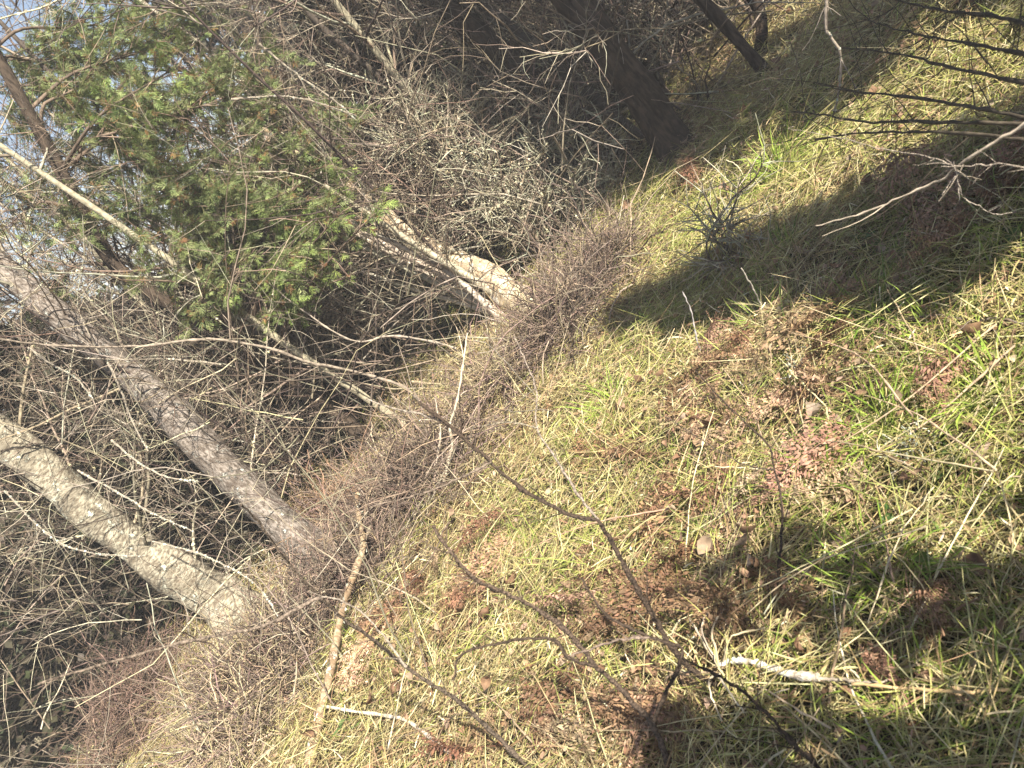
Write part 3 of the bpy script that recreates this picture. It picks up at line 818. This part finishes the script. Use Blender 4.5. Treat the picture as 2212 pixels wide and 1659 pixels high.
for k in range(46):
    px, py = rng.uniform(780, 2180), rng.uniform(760, 1640)
    if px + py < 1900: continue
    a = gnd(px, py); th = rng.uniform(0, 3.14); L = rng.uniform(.12, .34); dv = np.array([math.cos(th), math.sin(th), 0])
    pts = [a - dv * L, a + np.array([-dv[1], dv[0], 0]) * rng.normal(0, .03), a + dv * L]
    for q in pts: q[2] = float(terrain(q[0], q[1])) + rng.uniform(.05, .12)
    stick('dry_stalk', 'dry straw-coloured stalk lying loose across the matted grass', 'stalk', smooth(pts, 14), rng.uniform(.0014, .0034), .0012,
          pick([(.56, .46, .28), (.46, .36, .22), (.62, .54, .38), (.34, .25, .17)], 1)[0], Sd=5, group='loose dry stalks on the grass')
# upright bleached sticks behind
stick('dead_sapling', 'upright bleached stem with peeling bark left of the elbowed dark stem', 'dead stem',
      trace([(950, 1095), (965, 1010), (977, 963), (972, 920), (990, 853), (1010, 720)], gdist(950, 1095), gdist(950, 1095) - .35, 36), .010, .003, (.56, .47, .36), nside=6)
stick('dead_sapling', 'second bleached stem standing close beside the upright peeling one', 'dead stem',
      trace([(930, 1100), (940, 1010), (952, 940), (940, 860)], gdist(930, 1100), gdist(930, 1100) - .25, 26), .007, .003, (.50, .42, .33), nside=4)
stick('fallen_stick', 'tan stick lying flat across the straw heap left of the middle', 'stick',
      on_ground([(915, 846), (960, 852), (1020, 856)], .1, 14), .009, .006, (.50, .40, .26))
stick('leaning_sapling', 'long grey sapling bent over leftward across the thicket', 'sapling',
      trace([(905, 865), (860, 830), (737, 796), (667, 783), (583, 753), (450, 733), (300, 748), (117, 746), (0, 733)], 4.4, 3.9, 60), .0095, .004, (.25, .205, .16), nside=11, side=(.2, .6))
stick('leaning_sapling', 'pale bent sapling whose tip bows toward the cedar sprays', 'sapling',
      trace([(985, 752), (924, 736), (843, 726), (760, 735), (640, 660), (570, 600)], 4.2, 4.2, 40), .0065, .0025, (.30, .25, .2), nside=7, side=(.15, .5))
for lab, pts, d0, d1, r in [
        ('lichen frosted bough above the grey rough-barked trunk', [(477, 786), (360, 776), (233, 776), (150, 766), (20, 700)], 4.3, 4.2, .009),
        ('lichen bearded bough hanging before the grey rough-barked trunk', [(233, 783), (260, 840), (277, 886), (293, 926), (320, 973)], 4.0, 4.05, .009),
        ('mint green lichen bough at the left edge', [(60, 750), (110, 785), (163, 816), (200, 860)], 4.1, 4.0, .009),
        ('pale lichen bough between the two big left trunks', [(240, 950), (300, 1000), (360, 1030), (430, 1040)], 3.9, 3.8, .008),
        ('pale lichen bough right above the pale blotchy trunk', [(167, 1016), (277, 1076), (320, 1103), (420, 1150)], 3.9, 3.7, .007),
        ('frosted spray of twigs over the pale blotchy trunk at left', [(10, 1060), (110, 1160), (200, 1195), (310, 1202)], 3.8, 3.7, .006),
        ('frosted twig slanting across the lower pale blotchy trunk', [(330, 1170), (440, 1200), (550, 1260), (600, 1330)], 3.6, 3.4, .006),
        ('lichen bough in the brown thicket right of the cedar top', [(560, 95), (640, 160), (720, 215), (770, 260)], 4.6, 4.6, .011),
        ('horizontal whitish bough between cedar and lichen shrub', [(500, 215), (600, 208), (680, 220), (770, 250)], 4.4, 4.5, .011)]:
    stick('lichen_bough', lab, 'bough', trace(pts, d0, d1, 26), r * .62, r * .28, (.27, .23, .18), nside=9, side=(.1, .4), lichen=150)
# forked pale twig and other dead twigs of the right side
T1 = stick('dead_branch', 'pale forked branch reaching in from the right edge over the dark shadow', 'branch',
           trace([(2260, 245), (2212, 272), (2091, 343), (2041, 383), (1974, 413), (1874, 457), (1764, 487)], 1.75, 2.0, 40), .0036, .0016, (.36, .30, .23), nside=4)
add_branch(T1, trace([(2250, 372), (2174, 355), (2067, 360), (2034, 360)], 1.8, 1.85, 20), .0018, .0012, (.3, .25, .2))
add_branch(T1, trace([(2067, 362), (2007, 340), (1900, 320), (1824, 300), (1700, 277)], 1.85, 2.2, 28), .0015, .0007, (.30, .25, .2))
add_branch(T1, trace([(2060, 350), (2074, 413), (2090, 433), (2150, 463)], 1.84, 1.95, 20), .0014, .0007, (.42, .36, .3))
for k, (lab, pts, d0, d1) in enumerate([
        ('dark twig across the sunny grass, lowest of the spruce fan', [(2260, 260), (2107, 233), (1990, 213), (1841, 197), (1767, 182)], 2.0, 2.6),
        ('dark twig ending over the sunny grass left of the fan', [(2260, 270), (2020, 263), (1874, 263), (1790, 250), (1707, 240)], 2.0, 2.8),
        ('dark twig through the middle of the spruce fan', [(2260, 190), (2050, 145), (1950, 118), (1820, 104)], 2.0, 2.7),
        ('dark twig second from the top of the spruce fan', [(2260, 130), (2130, 100), (1980, 74), (1867, 43)], 2.0, 2.7),
        ('dark twig at the very top of the spruce fan', [(2260, 70), (2150, 35), (2020, 20), (1900, -10)], 2.0, 2.7),
        ('long dark twig dipping toward the sunny tuft', [(2260, 310), (2100, 290), (1950, 285), (1830, 290), (1760, 302)], 1.9, 2.6)]):
    stick('dead_branch', lab, 'branch', trace(pts, d0, d1, 26), .005, .0016, (.075, .06, .042), nside=14, side=(.1, .4), group='dead spruce twigs at the upper right')
stick('lichen_bough', 'hanging twig whitened with lichen over the sunny grass at the top', 'bough',
      trace([(1786, -60), (1786, 0), (1784, 60), (1807, 100), (1817, 133), (1811, 207), (1800, 240)], 2.9, 3.0, 34), .006, .003, (.3, .25, .2), nside=6, lichen=90)
for lab, pts, c in [('bluish grey dead stem standing at the shadow edge', [(1527, 793), (1507, 740), (1494, 676), (1474, 630)], (.40, .37, .36)),
                    ('short pale stem right of the bluish grey one', [(1656, 690), (1634, 636), (1601, 580)], (.42, .38, .32)),
                    ('grass stem bent in an arch beside the sunny tuft', [(1564, 416), (1566, 353), (1573, 348), (1591, 357), (1614, 393)], (.55, .48, .32))]:
    g = gdist(*pts[0]); stick('dry_stalk', lab, 'stalk', trace(pts, g, g - .18, 24), .0035, .002, c)
stick('fallen_stick', 'dark crooked twig lying near the right edge midway down', 'stick',
      on_ground([(1960, 722), (2041, 713), (2124, 726), (2184, 723), (2230, 735)], .06, 24), .004, .003, (.2, .16, .13), nside=4)
# lichen seedling in front of the sunny strip
sb = gnd(1588, 590)
lichen_shrub('knee-high twiggy seedling standing dark against the sunny strip', sb, [(1580, 430, sb[1] + .05), (1560, 480, sb[1] + .1), (1610, 470, sb[1]), (1540, 500, sb[1]), (1630, 520, sb[1] - .1)], 26, 190, 40, .006, .15, True, 'twiggy_seedling', .004)

# ------------------------------------------------------------------ straight and bent weeds at lower left
for k in range(20):
    px, py = rng.uniform(60, 900), rng.uniform(1180, 1640)
    if py < 1250 and px > 600: continue
    base = gnd(px + rng.uniform(60, 160), py + rng.uniform(60, 160))
    if base[1] < 2.0: continue
    P = grow(base[None] - [0, 0, .02], np.array([[rng.normal(0, .25), rng.normal(-.1, .25), 1.0]]), rng.uniform(.5, 1.6), 14, .09)[0]
    stick('weed_stem', 'slender bare shoot rising from the brush at the lower left', 'shoot', P, rng.uniform(.002, .0042), .001, pick([(.17, .135, .10), (.25, .21, .155), (.11, .085, .065)], 1)[0],
          nside=4, side=(.08, .3), Sd=5, group='bare shoots at the lower left')

# ------------------------------------------------------------------ grass
def vnoise(x, y, s, ph):
    return (np.sin(x * s + ph) * np.sin(y * s * 1.13 + ph * 2.1) + .6 * np.sin(x * s * 2.3 + y * s * 1.7 + ph * 3) + .4 * np.sin(y * s * 4.1 - x * s * 3.3 + ph)) / 2.0

GREEN_SPOTS = [(1690, 370, .28), (1500, 520, .30), (1340, 880, .22), (1280, 960, .2), (1780, 1080, .2), (1920, 930, .2), (1880, 1260, .18), (1560, 1160, .25), (1500, 1040, .25),
               (1250, 1230, .3), (2080, 860, .3), (2130, 620, .3), (1880, 700, .25), (1960, 480, .3), (720, 1240, .18), (1420, 400, .3), (2130, 1400, .2), (1380, 1000, .2), (2050, 1580, .15), (1650, 860, .25),
               (1100, 1200, .25), (2150, 1020, .25), (1700, 1560, .15), (1480, 700, .4)]
RUST_SPOTS = [(1480, 960, .30), (1640, 1180, .24), (1440, 1240, .22), (2010, 570, .22), (2120, 470, .25), (1740, 940, .22), (1000, 1300, .2), (1250, 1500, .25), (1600, 1280, .2), (1390, 1430, .2),
              (880, 1330, .2), (2040, 1490, .12), (1640, 780, .18), (1500, 355, .12), (1200, 1560, .25), (1700, 750, .15), (980, 1400, .18), (1080, 1610, .15), (1060, 1000, .15)]
def spotmask(x, y, spots):
    m = np.zeros_like(x)
    for px, py, r in spots:
        g = gnd(px, py)
        m = np.maximum(m, np.exp(-((x - g[0]) ** 2 + (y - g[1]) ** 2) / (r * .75) ** 2))
    return m

def blades(b, O, az, el, L, w, droop, C, twist=.6):
    n = len(O)
    h = np.stack([np.cos(az), np.sin(az), 0 * az], 1)
    side = np.stack([-np.sin(az), np.cos(az), 0 * az], 1)
    side = unit(side + np.array([0, 0, 1]) * rng.normal(0, twist, (n, 1)))
    bend = rng.normal(0, .18, n)
    side_h = np.stack([-np.sin(az), np.cos(az), 0 * az], 1)
    rows = []
    for t, wf in ((0, .8), (.35, 1), (.7, .75), (1, 0)):
        p = O + h * (L * t * np.cos(el))[:, None] + side_h * (L * bend * t * t)[:, None]
        p[:, 2] += L * np.sin(el) * t - droop * L * t * t
        p[:, 2] = np.maximum(p[:, 2], terrain(p[:, 0], p[:, 1]) + .004)
        if wf:
            rows += [p - side * (w * wf)[:, None], p + side * (w * wf)[:, None]]
        else:
            rows.append(p)
    V = np.stack(rows, 1).reshape(-1, 3)
    k = np.arange(n)[:, None] * 7
    Q = np.concatenate([k + [0, 1, 3, 2], k + [2, 3, 5, 4]])
    b.add(V, Q, np.repeat(C, 7, 0))
    b.T.append((k + [4, 5, 6]) + b.n - 7 * n)

def scatter(n, xr=(-4.2, 5.2), yr=(.25, 5.6)):
    x, y = rng.uniform(*xr, n), rng.uniform(*yr, n)
    P = np.stack([x, y, terrain(x, y)], 1)
    k = in_view(P, 220)
    return P[k]

def build_grass():
    # matted dry thatch
    P = scatter(410000)
    edge = P[:, 1] > 4.3 + .3 * np.sin(P[:, 0] * 2)
    P = P[~edge | (rng.random(len(P)) < .35)]
    rust = spotmask(P[:, 0], P[:, 1], RUST_SPOTS)
    P = P[rng.random(len(P)) > rust * .22]
    P = P[rng.random(len(P)) < 1.05 + 1.1 * np.minimum(vnoise(P[:, 0], P[:, 1], 8.5, 4.4) + .25, 0)]
    n = len(P); x, y = P[:, 0], P[:, 1]
    az = 2.4 * vnoise(x, y, 2.1, 1.0) + rng.normal(0, 1.1, n) + np.where(rng.random(n) < .4, rng.uniform(0, 6.28, n), 0)
    el = np.abs(rng.normal(.12, .28, n)).clip(0, 1.1)
    L = rng.gamma(4, .030, n).clip(.04, .30); w = rng.uniform(.0006, .0017, n)
    P[:, 2] += rng.uniform(0, .06, n) * (1 + 1.0 * vnoise(x, y, 7, .3))
    f = np.clip(.5 + .5 * vnoise(x, y, 1.6, .7) + .35 * vnoise(x, y, 6, 2.0), 0, 1)
    C = pick(PAL_STRAW, n); br = rng.random(n) < (.20 + .3 * f)
    C[br] = pick([(.24, .16, .08), (.30, .20, .11), (.18, .12, .06), (.34, .25, .14)], br.sum())
    gm = spotmask(x, y, GREEN_SPOTS); strip = np.exp(-((x * .857 + y * .515 - 3.0) / .35) ** 2)  # strip: greener mix painted in a band along the sunlit grass
    gr = rng.random(n) < (.13 + .40 * gm + .14 * (vnoise(x, y, 3, 5) > .2) + .42 * strip)
    C[gr] = pick([(.29, .31, .08), (.38, .38, .11), (.24, .29, .06), (.42, .40, .14)], gr.sum())
    b = Bag(); blades(b, P, az, el, L, w, rng.uniform(.0, .35, n), C)
    tag(b.build('dry_grass', M_straw), 'dry matted straw-coloured grass', None, None, 'stuff')
    # living green blades
    P = scatter(150000, yr=(.25, 4.9))
    m = spotmask(P[:, 0], P[:, 1], GREEN_SPOTS); v = vnoise(P[:, 0], P[:, 1], 2.7, 3.1)
    P = P[rng.random(len(P)) < np.clip(.035 + .6 * m + .2 * (v > .4), 0, 1) * np.where(P[:, 1] > 4.2, .3, 1) * .55]
    n = len(P); x, y = P[:, 0], P[:, 1]
    az = 3 * vnoise(x, y, 9, 1.0) + rng.normal(0, 1.2, n)
    b = Bag(); blades(b, P, az, rng.uniform(.3, 1.3, n), rng.gamma(5, .026, n).clip(.05, .28), rng.uniform(.0008, .0021, n), rng.uniform(.1, .6, n), pick(PAL_GREEN, n))
    tag(b.build('green_grass', M_grass), 'fresh green grass blades', None, None, 'stuff')
    # short broken bits
    P = scatter(70000, yr=(.3, 4.8)); n = len(P); P[:, 2] += rng.uniform(.02, .09, n)
    b = Bag(); C = pick(PAL_STRAW + [(.64, .57, .40), (.26, .17, .10), (.20, .12, .075), (.34, .24, .15), (.28, .2, .13)], n)
    blades(b, P, rng.uniform(0, 6.28, n), rng.normal(.1, .45, n), rng.gamma(3, .013, n).clip(.012, .09), rng.uniform(.0009, .0026, n), rng.uniform(-.2, .5, n), C, 1.0)
    tag(b.build('straw_litter', M_straw), None, None, None, 'stuff')
    # coarse straw stalks on top
    P = scatter(5200, yr=(.4, 4.6)); n = len(P)
    T = grow(P + np.stack([0 * P[:, 0], 0 * P[:, 0], rng.uniform(.02, .08, n)], 1),
             np.stack([rng.normal(0, 1, n), rng.normal(0, 1, n), rng.normal(.10, .16, n)], 1), rng.uniform(.12, .5, n), 5, .06, -.02)
    T[:, :, 2] = np.maximum(T[:, :, 2], terrain(T[:, :, 0], T[:, :, 1]) + .012)
    b = Bag(); b.tube(T, taper(n, 5, rng.uniform(.0009, .002, n), .5), 3, pick(PAL_STRAW + [(.58, .50, .33), (.3, .2, .13), (.22, .15, .1)], n))
    tag(b.build('straw_stalks', M_straw), None, None, None, 'stuff')
build_grass()

# ------------------------------------------------------------------ leaf litter
def leaf_shape(n, O, L, asp, curl, C, b, tilt=.5):
    """pointed oval leaves of 8 faces with a fold along the midrib and a curl"""
    az = rng.uniform(0, 6.28, n)
    h = np.stack([np.cos(az), np.sin(az), rng.normal(0, tilt * .6, n)], 1); h = unit(h)
    s = unit(np.cross(h, np.stack([rng.normal(0, tilt, n), rng.normal(0, tilt, n), np.ones(n)], 1))); u = np.cross(s, h)
    cu = curl * rng.uniform(-1, 1.4, n); fold = rng.uniform(.1, .7, n)
    rows = []
    for t, wf in ((0, 0), (.25, .8), (.55, 1), (.82, .55), (1, 0)):
        p = O + h * (L * t)[:, None] + u * (L * cu * (t - .5) ** 2)[:, None]
        ww = L * asp * wf
        if wf:
            q = u * (ww * fold)[:, None]
            rows += [p - s * ww[:, None] + q, p, p + s * ww[:, None] + q * rng.uniform(.4, 1.6, (n, 1))]
        else:
            rows.append(p)
    V = np.stack(rows, 1).reshape(-1, 3); k = np.arange(n)[:, None] * 11
    Q = np.concatenate([k + [1, 2, 5, 4], k + [2, 3, 6, 5], k + [4, 5, 8, 7], k + [5, 6, 9, 8]])
    base = b.n
    b.add(V, Q, np.repeat(C, 11, 0))
    b.T.append(np.concatenate([k + [0, 2, 1], k + [0, 3, 2], k + [7, 8, 10], k + [8, 9, 10]]) + base)

def build_litter():
    P = scatter(46000, yr=(.4, 5.4))
    rust = spotmask(P[:, 0], P[:, 1], RUST_SPOTS); v = vnoise(P[:, 0], P[:, 1], 3.3, 8)
    P = P[rng.random(len(P)) < .16 + .8 * rust + .2 * (v > .3)]
    n = len(P); P[:, 2] += rng.uniform(.02, .075, n)
    b = Bag(); leaf_shape(n, P, rng.uniform(.012, .038, n), rng.uniform(.16, .4, n), 1.8, pick(PAL_RUST + [(.42, .32, .22), (.3, .22, .15)], n), b, .8)
    tag(b.build('leaf_litter', M_leaf), None, None, None, 'stuff')
    # the larger fallen leaves, each an individual
    pr = []
    for c in [(.27, .18, .12), (.22, .135, .08), (.30, .22, .15), (.17, .10, .062)]:
        b = Bag(); leaf_shape(1, np.array([[-.5, 0, 0.0]]) * .055, np.array([.055]), np.array([rng.uniform(.26, .36)]), 2.6, np.array([c]), b, .3)
        pr.append(tag(b.build('fallen_leaf', M_leaf), 'curled brown dead leaf lying loose on the matted grass', 'leaf', 'loose dead leaves on the grass'))
    spots = scatter(420, yr=(.6, 4.2)); seen = in_view(spots, -20); spots = spots[seen][:110]
    for k, p in enumerate(spots):
        o = pr[k] if k < 4 else pr[k % 4].copy()
        if k >= 4: col.objects.link(o)
        o.location = (p[0], p[1], p[2] + rng.uniform(.05, .085))
        o.rotation_euler = (rng.normal(0, .5), rng.normal(0, .5), rng.uniform(0, 6.28))
        s = rng.uniform(.6, 1.25); o.scale = (s, s, s)
    for lab, px, py, L, c in [('large pale tan dead leaf beside the rusty fern, right of the middle', 1785, 915, .085, (.36, .28, .21)),
                              ('brown rolled bark-like leaf at the right edge near the bottom', 2185, 1258, .08, (.24, .15, .10)),
                              ('pinkish brown curled leaf at the right above the bottom dark corner', 2160, 990, .075, (.46, .34, .28)),
                              ('tan curled leaf under the elbowed dark stem at the bottom', 1325, 1418, .085, (.50, .37, .25))]:
        g = gnd(px, py); b = Bag(); leaf_shape(1, (g + [0, 0, .07])[None], np.array([L]), np.array([.30]), 1.8, np.array([c]), b, .45)
        tag(b.build('fallen_leaf', M_leaf, None, g), lab, 'leaf')
build_litter()

# ------------------------------------------------------------------ dead ferns
def frond(base, az, L, color, lift):
    K = 12
    P = grow(base[None], np.array([[math.cos(az), math.sin(az), lift]]), L, K, .09, -.12)[0]
    P[:, 2] = np.maximum(P[:, 2], terrain(P[:, 0], P[:, 1]) + rng.uniform(.03, .09))
    b = Bag(); b.tube(P[None], taper(1, K, .0022, .3), 3, np.asarray(color) * .9)
    tan = unit(np.gradient(P, axis=0))
    npair = 24; roll = rng.normal(0, .7)
    t = np.linspace(.15, .98, npair); idx = t * (K - 1); k = np.minimum(idx.astype(int), K - 2); f = (idx - k)[:, None]
    pos = P[k] * (1 - f) + P[k + 1] * f; tn = tan[k]
    for sgn in (-1, 1):
        side = unit(np.cross(tn, [math.sin(roll), math.cos(roll) * math.sin(roll), math.cos(roll)])) * sgn
        pl = L * .36 * np.sin(np.pi * (.2 + .8 * (1 - t))) * rng.uniform(.6, 1.1, npair)
        d = unit(side + tn * .35 + rng.normal(0, .22, (npair, 3)) + [0, 0, -.1])
        Q = grow(pos, d, pl, 6, .16, -.06)
        # pinnules: small blades set in pairs along each pinna, in its own plane
        nj = 8
        nrm = unit(np.cross(d, tn) * sgn + rng.normal(0, .3, (npair, 3)))
        for j in range(nj):
            u = (j + .6) / nj * 5; q = min(int(u), 4); fr = u - q
            pp = Q[:, q] * (1 - fr) + Q[:, q + 1] * fr; tq = unit(Q[:, q + 1] - Q[:, q])
            sd = unit(np.cross(nrm, tq))
            l = (.003 + .22 * pl * (1 - .75 * j / nj))[:, None]
            for s2 in (-1, 1):
                dd = unit(sd * s2 + tq * .55 + nrm * rng.normal(-.25, .35, (npair, 1)))
                ll = l * rng.uniform(.55, 1.2, (npair, 1)); w = unit(np.cross(dd, nrm)) * ll * .19
                ok = rng.random(npair) < .85
                V = np.stack([pp - w * .6, pp + dd * ll * .55 - w, pp + dd * ll - nrm * ll * .2, pp + dd * ll * .55 + w], 1)[ok].reshape(-1, 3)
                b.add(V, np.arange(len(V)).reshape(-1, 4), np.repeat(pick([color], len(V) // 4, .4), 4, 0))
    return b

FERNS = [('large rusty dead fern in the middle of the clearing', 1480, 960, 8, .42), ('rust-red dead fern with fine leaflets at centre right', 1640, 1180, 7, .36),
         ('brown dead fern left of the rust-red one', 1440, 1245, 7, .34), ('pinkish dead fern patch at the right under the pale forked branch', 2010, 580, 7, .40),
         ('dead fern at the right edge under the pale forked branch', 2130, 480, 6, .40), ('small dead fern beside the large pale tan leaf', 1730, 940, 5, .30),
         ('dead fern right of the peeled limb', 1000, 1300, 6, .32), ('dark rusty dead fern near the bottom, by the shadow', 1250, 1500, 7, .34),
         ('dead fern below the rust-red one', 1600, 1285, 5, .26), ('dead fern fragments under the elbowed dark stem', 1390, 1430, 6, .30),
         ('dead fern lapped by the peeled limb', 890, 1340, 5, .28), ('stiff brown fern piece near the white bleached stick', 2042, 1492, 3, .16),
         ('small reddish dead fern at the lower end of the shadow', 1650, 780, 5, .26), ('dead fern at the foot of the thickest dark trunk', 1500, 358, 4, .26),
         ('orange dried plume at the foot of the grey rough-barked trunk', 740, 1085, 5, .40), ('dead fern at the bottom edge centre', 1120, 1590, 6, .3),
         ('thin dead fern above the large rusty one', 1560, 870, 4, .28)]
for lab, px, py, nf, L in FERNS:
    c = gnd(px, py) + [0, 0, .05]
    root = thing('dead_fern', lab, 'fern', c)
    for k in range(nf):
        colr = pick(PAL_RUST if px > 800 else [(.46, .27, .12), (.4, .24, .12)], 1)[0]
        o = c + [rng.normal(0, L * .34), rng.normal(0, L * .34), rng.uniform(0, .05)]
        frond(o, rng.uniform(0, 6.28), L * rng.uniform(.7, 1.15), colr, rng.uniform(.15, .7)).build('frond', M_leaf, root, c)

# ------------------------------------------------------------------ grass tufts and small green plants
def tuft(lab, px, py, n, L, bright):
    c = gnd(px, py)
    O = c + np.stack([rng.normal(0, .035, n), rng.normal(0, .035, n), 0 * np.arange(n)], 1)
    O[:, 2] = terrain(O[:, 0], O[:, 1]) + .02
    b = Bag(); az = np.arctan2(O[:, 1] - c[1], O[:, 0] - c[0]) + rng.normal(0, .5, n)
    blades(b, O, az, rng.uniform(.5, 1.4, n), L * rng.uniform(.5, 1.15, n), rng.uniform(.0014, .0028, n), rng.uniform(.1, .6, n), pick([(.30, .40, .07), (.24, .34, .05)] if bright else PAL_GREEN, n))  # sunlit tufts coloured brighter, those in shadow darker
    tag(b.build('grass_tuft', M_grass, None, c), lab, 'grass tuft')
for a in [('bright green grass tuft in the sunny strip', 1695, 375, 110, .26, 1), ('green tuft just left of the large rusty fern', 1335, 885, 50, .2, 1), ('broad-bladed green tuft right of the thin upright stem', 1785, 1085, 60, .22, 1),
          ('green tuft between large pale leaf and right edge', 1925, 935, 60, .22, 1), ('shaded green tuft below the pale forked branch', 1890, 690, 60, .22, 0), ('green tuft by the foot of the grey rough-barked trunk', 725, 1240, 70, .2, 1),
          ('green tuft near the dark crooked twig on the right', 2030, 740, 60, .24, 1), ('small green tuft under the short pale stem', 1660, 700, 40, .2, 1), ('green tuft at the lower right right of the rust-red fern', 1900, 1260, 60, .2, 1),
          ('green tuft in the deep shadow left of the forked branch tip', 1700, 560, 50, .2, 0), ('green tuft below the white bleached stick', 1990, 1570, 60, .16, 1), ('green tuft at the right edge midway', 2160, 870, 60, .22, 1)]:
    tuft(*a)

def rosette(lab, px, py, n, L, c):
    g = gnd(px, py) + [0, 0, .05]
    root = thing('leafy_plant', lab, 'plant', g)
    for k in range(n):
        b = Bag(); leaf_shape(1, (g + [rng.normal(0, L * .5), rng.normal(0, L * .5), rng.uniform(-.02, .02)])[None], np.array([L * rng.uniform(.45, .85)]), np.array([.27]), 1.2, pick([np.array(c) * .8 + [.02, .01, .01]], 1), b, .7)
        b.build('leaf', M_green, root, g)
for a in [('dark green oval-leaved plant right of the rust-red fern', 1930, 1142, 4, .04, (.07, .16, .035)), ('pale green leafy plant below the oval-leaved one', 2070, 1218, 7, .06, (.17, .27, .06)),
          ('green leafy plant in the shade at upper right', 1900, 540, 7, .06, (.08, .17, .05)), ('clover-like plant near the upper right rusty fern', 2090, 680, 8, .05, (.13, .22, .06)),
          ('yellow-green leafy sprig beside the peeled limb', 1100, 1210, 6, .035, (.28, .33, .05)), ('leafy sprig at the bottom right of the brush heap', 955, 1415, 8, .045, (.10, .19, .04)),
          ('leafy plant at the right edge under the lichen tuft', 2090, 1010, 9, .05, (.10, .19, .05)), ('low green plant left of the right edge rusty fern', 2180, 560, 7, .06, (.12, .22, .05)),
          ('small leafy plant at the bottom edge left', 760, 1590, 8, .05, (.12, .22, .06))]:
    rosette(*a)

def lichen_tuft(lab, px, py, r, n):
    g = gnd(px, py) + [0, 0, .06]
    P = grow(np.repeat(g[None], n, 0) + rng.normal(0, r * .6, (n, 3)) * [1, 1, .3], rnd_dir(n), rng.uniform(.4, 1, n) * r, 4, .4)
    b = Bag(); b.tube(P, taper(n, 4, .0016, .6), 4, pick([(.50, .51, .44), (.40, .41, .35)], n)); flecks(b, P, n * 2, .0035, [(.52, .53, .46)])
    tag(b.build('strands', M_lichen, thing('lichen_tuft', lab, 'lichen', g), g), kind='stuff')
lichen_tuft('whitish lichen tuft on the grass near the right edge', 1988, 1000, .05, 60)
lichen_tuft('small white lichen tuft left of the peeled bark stick end', 1740, 815, .04, 36)

if __name__ == '__main__':
    print('triangles', sum(len(o.data.loops) - 2 * len(o.data.polygons) for o in {o.data.name: o for o in scene.objects if o.type == 'MESH'}.values()))
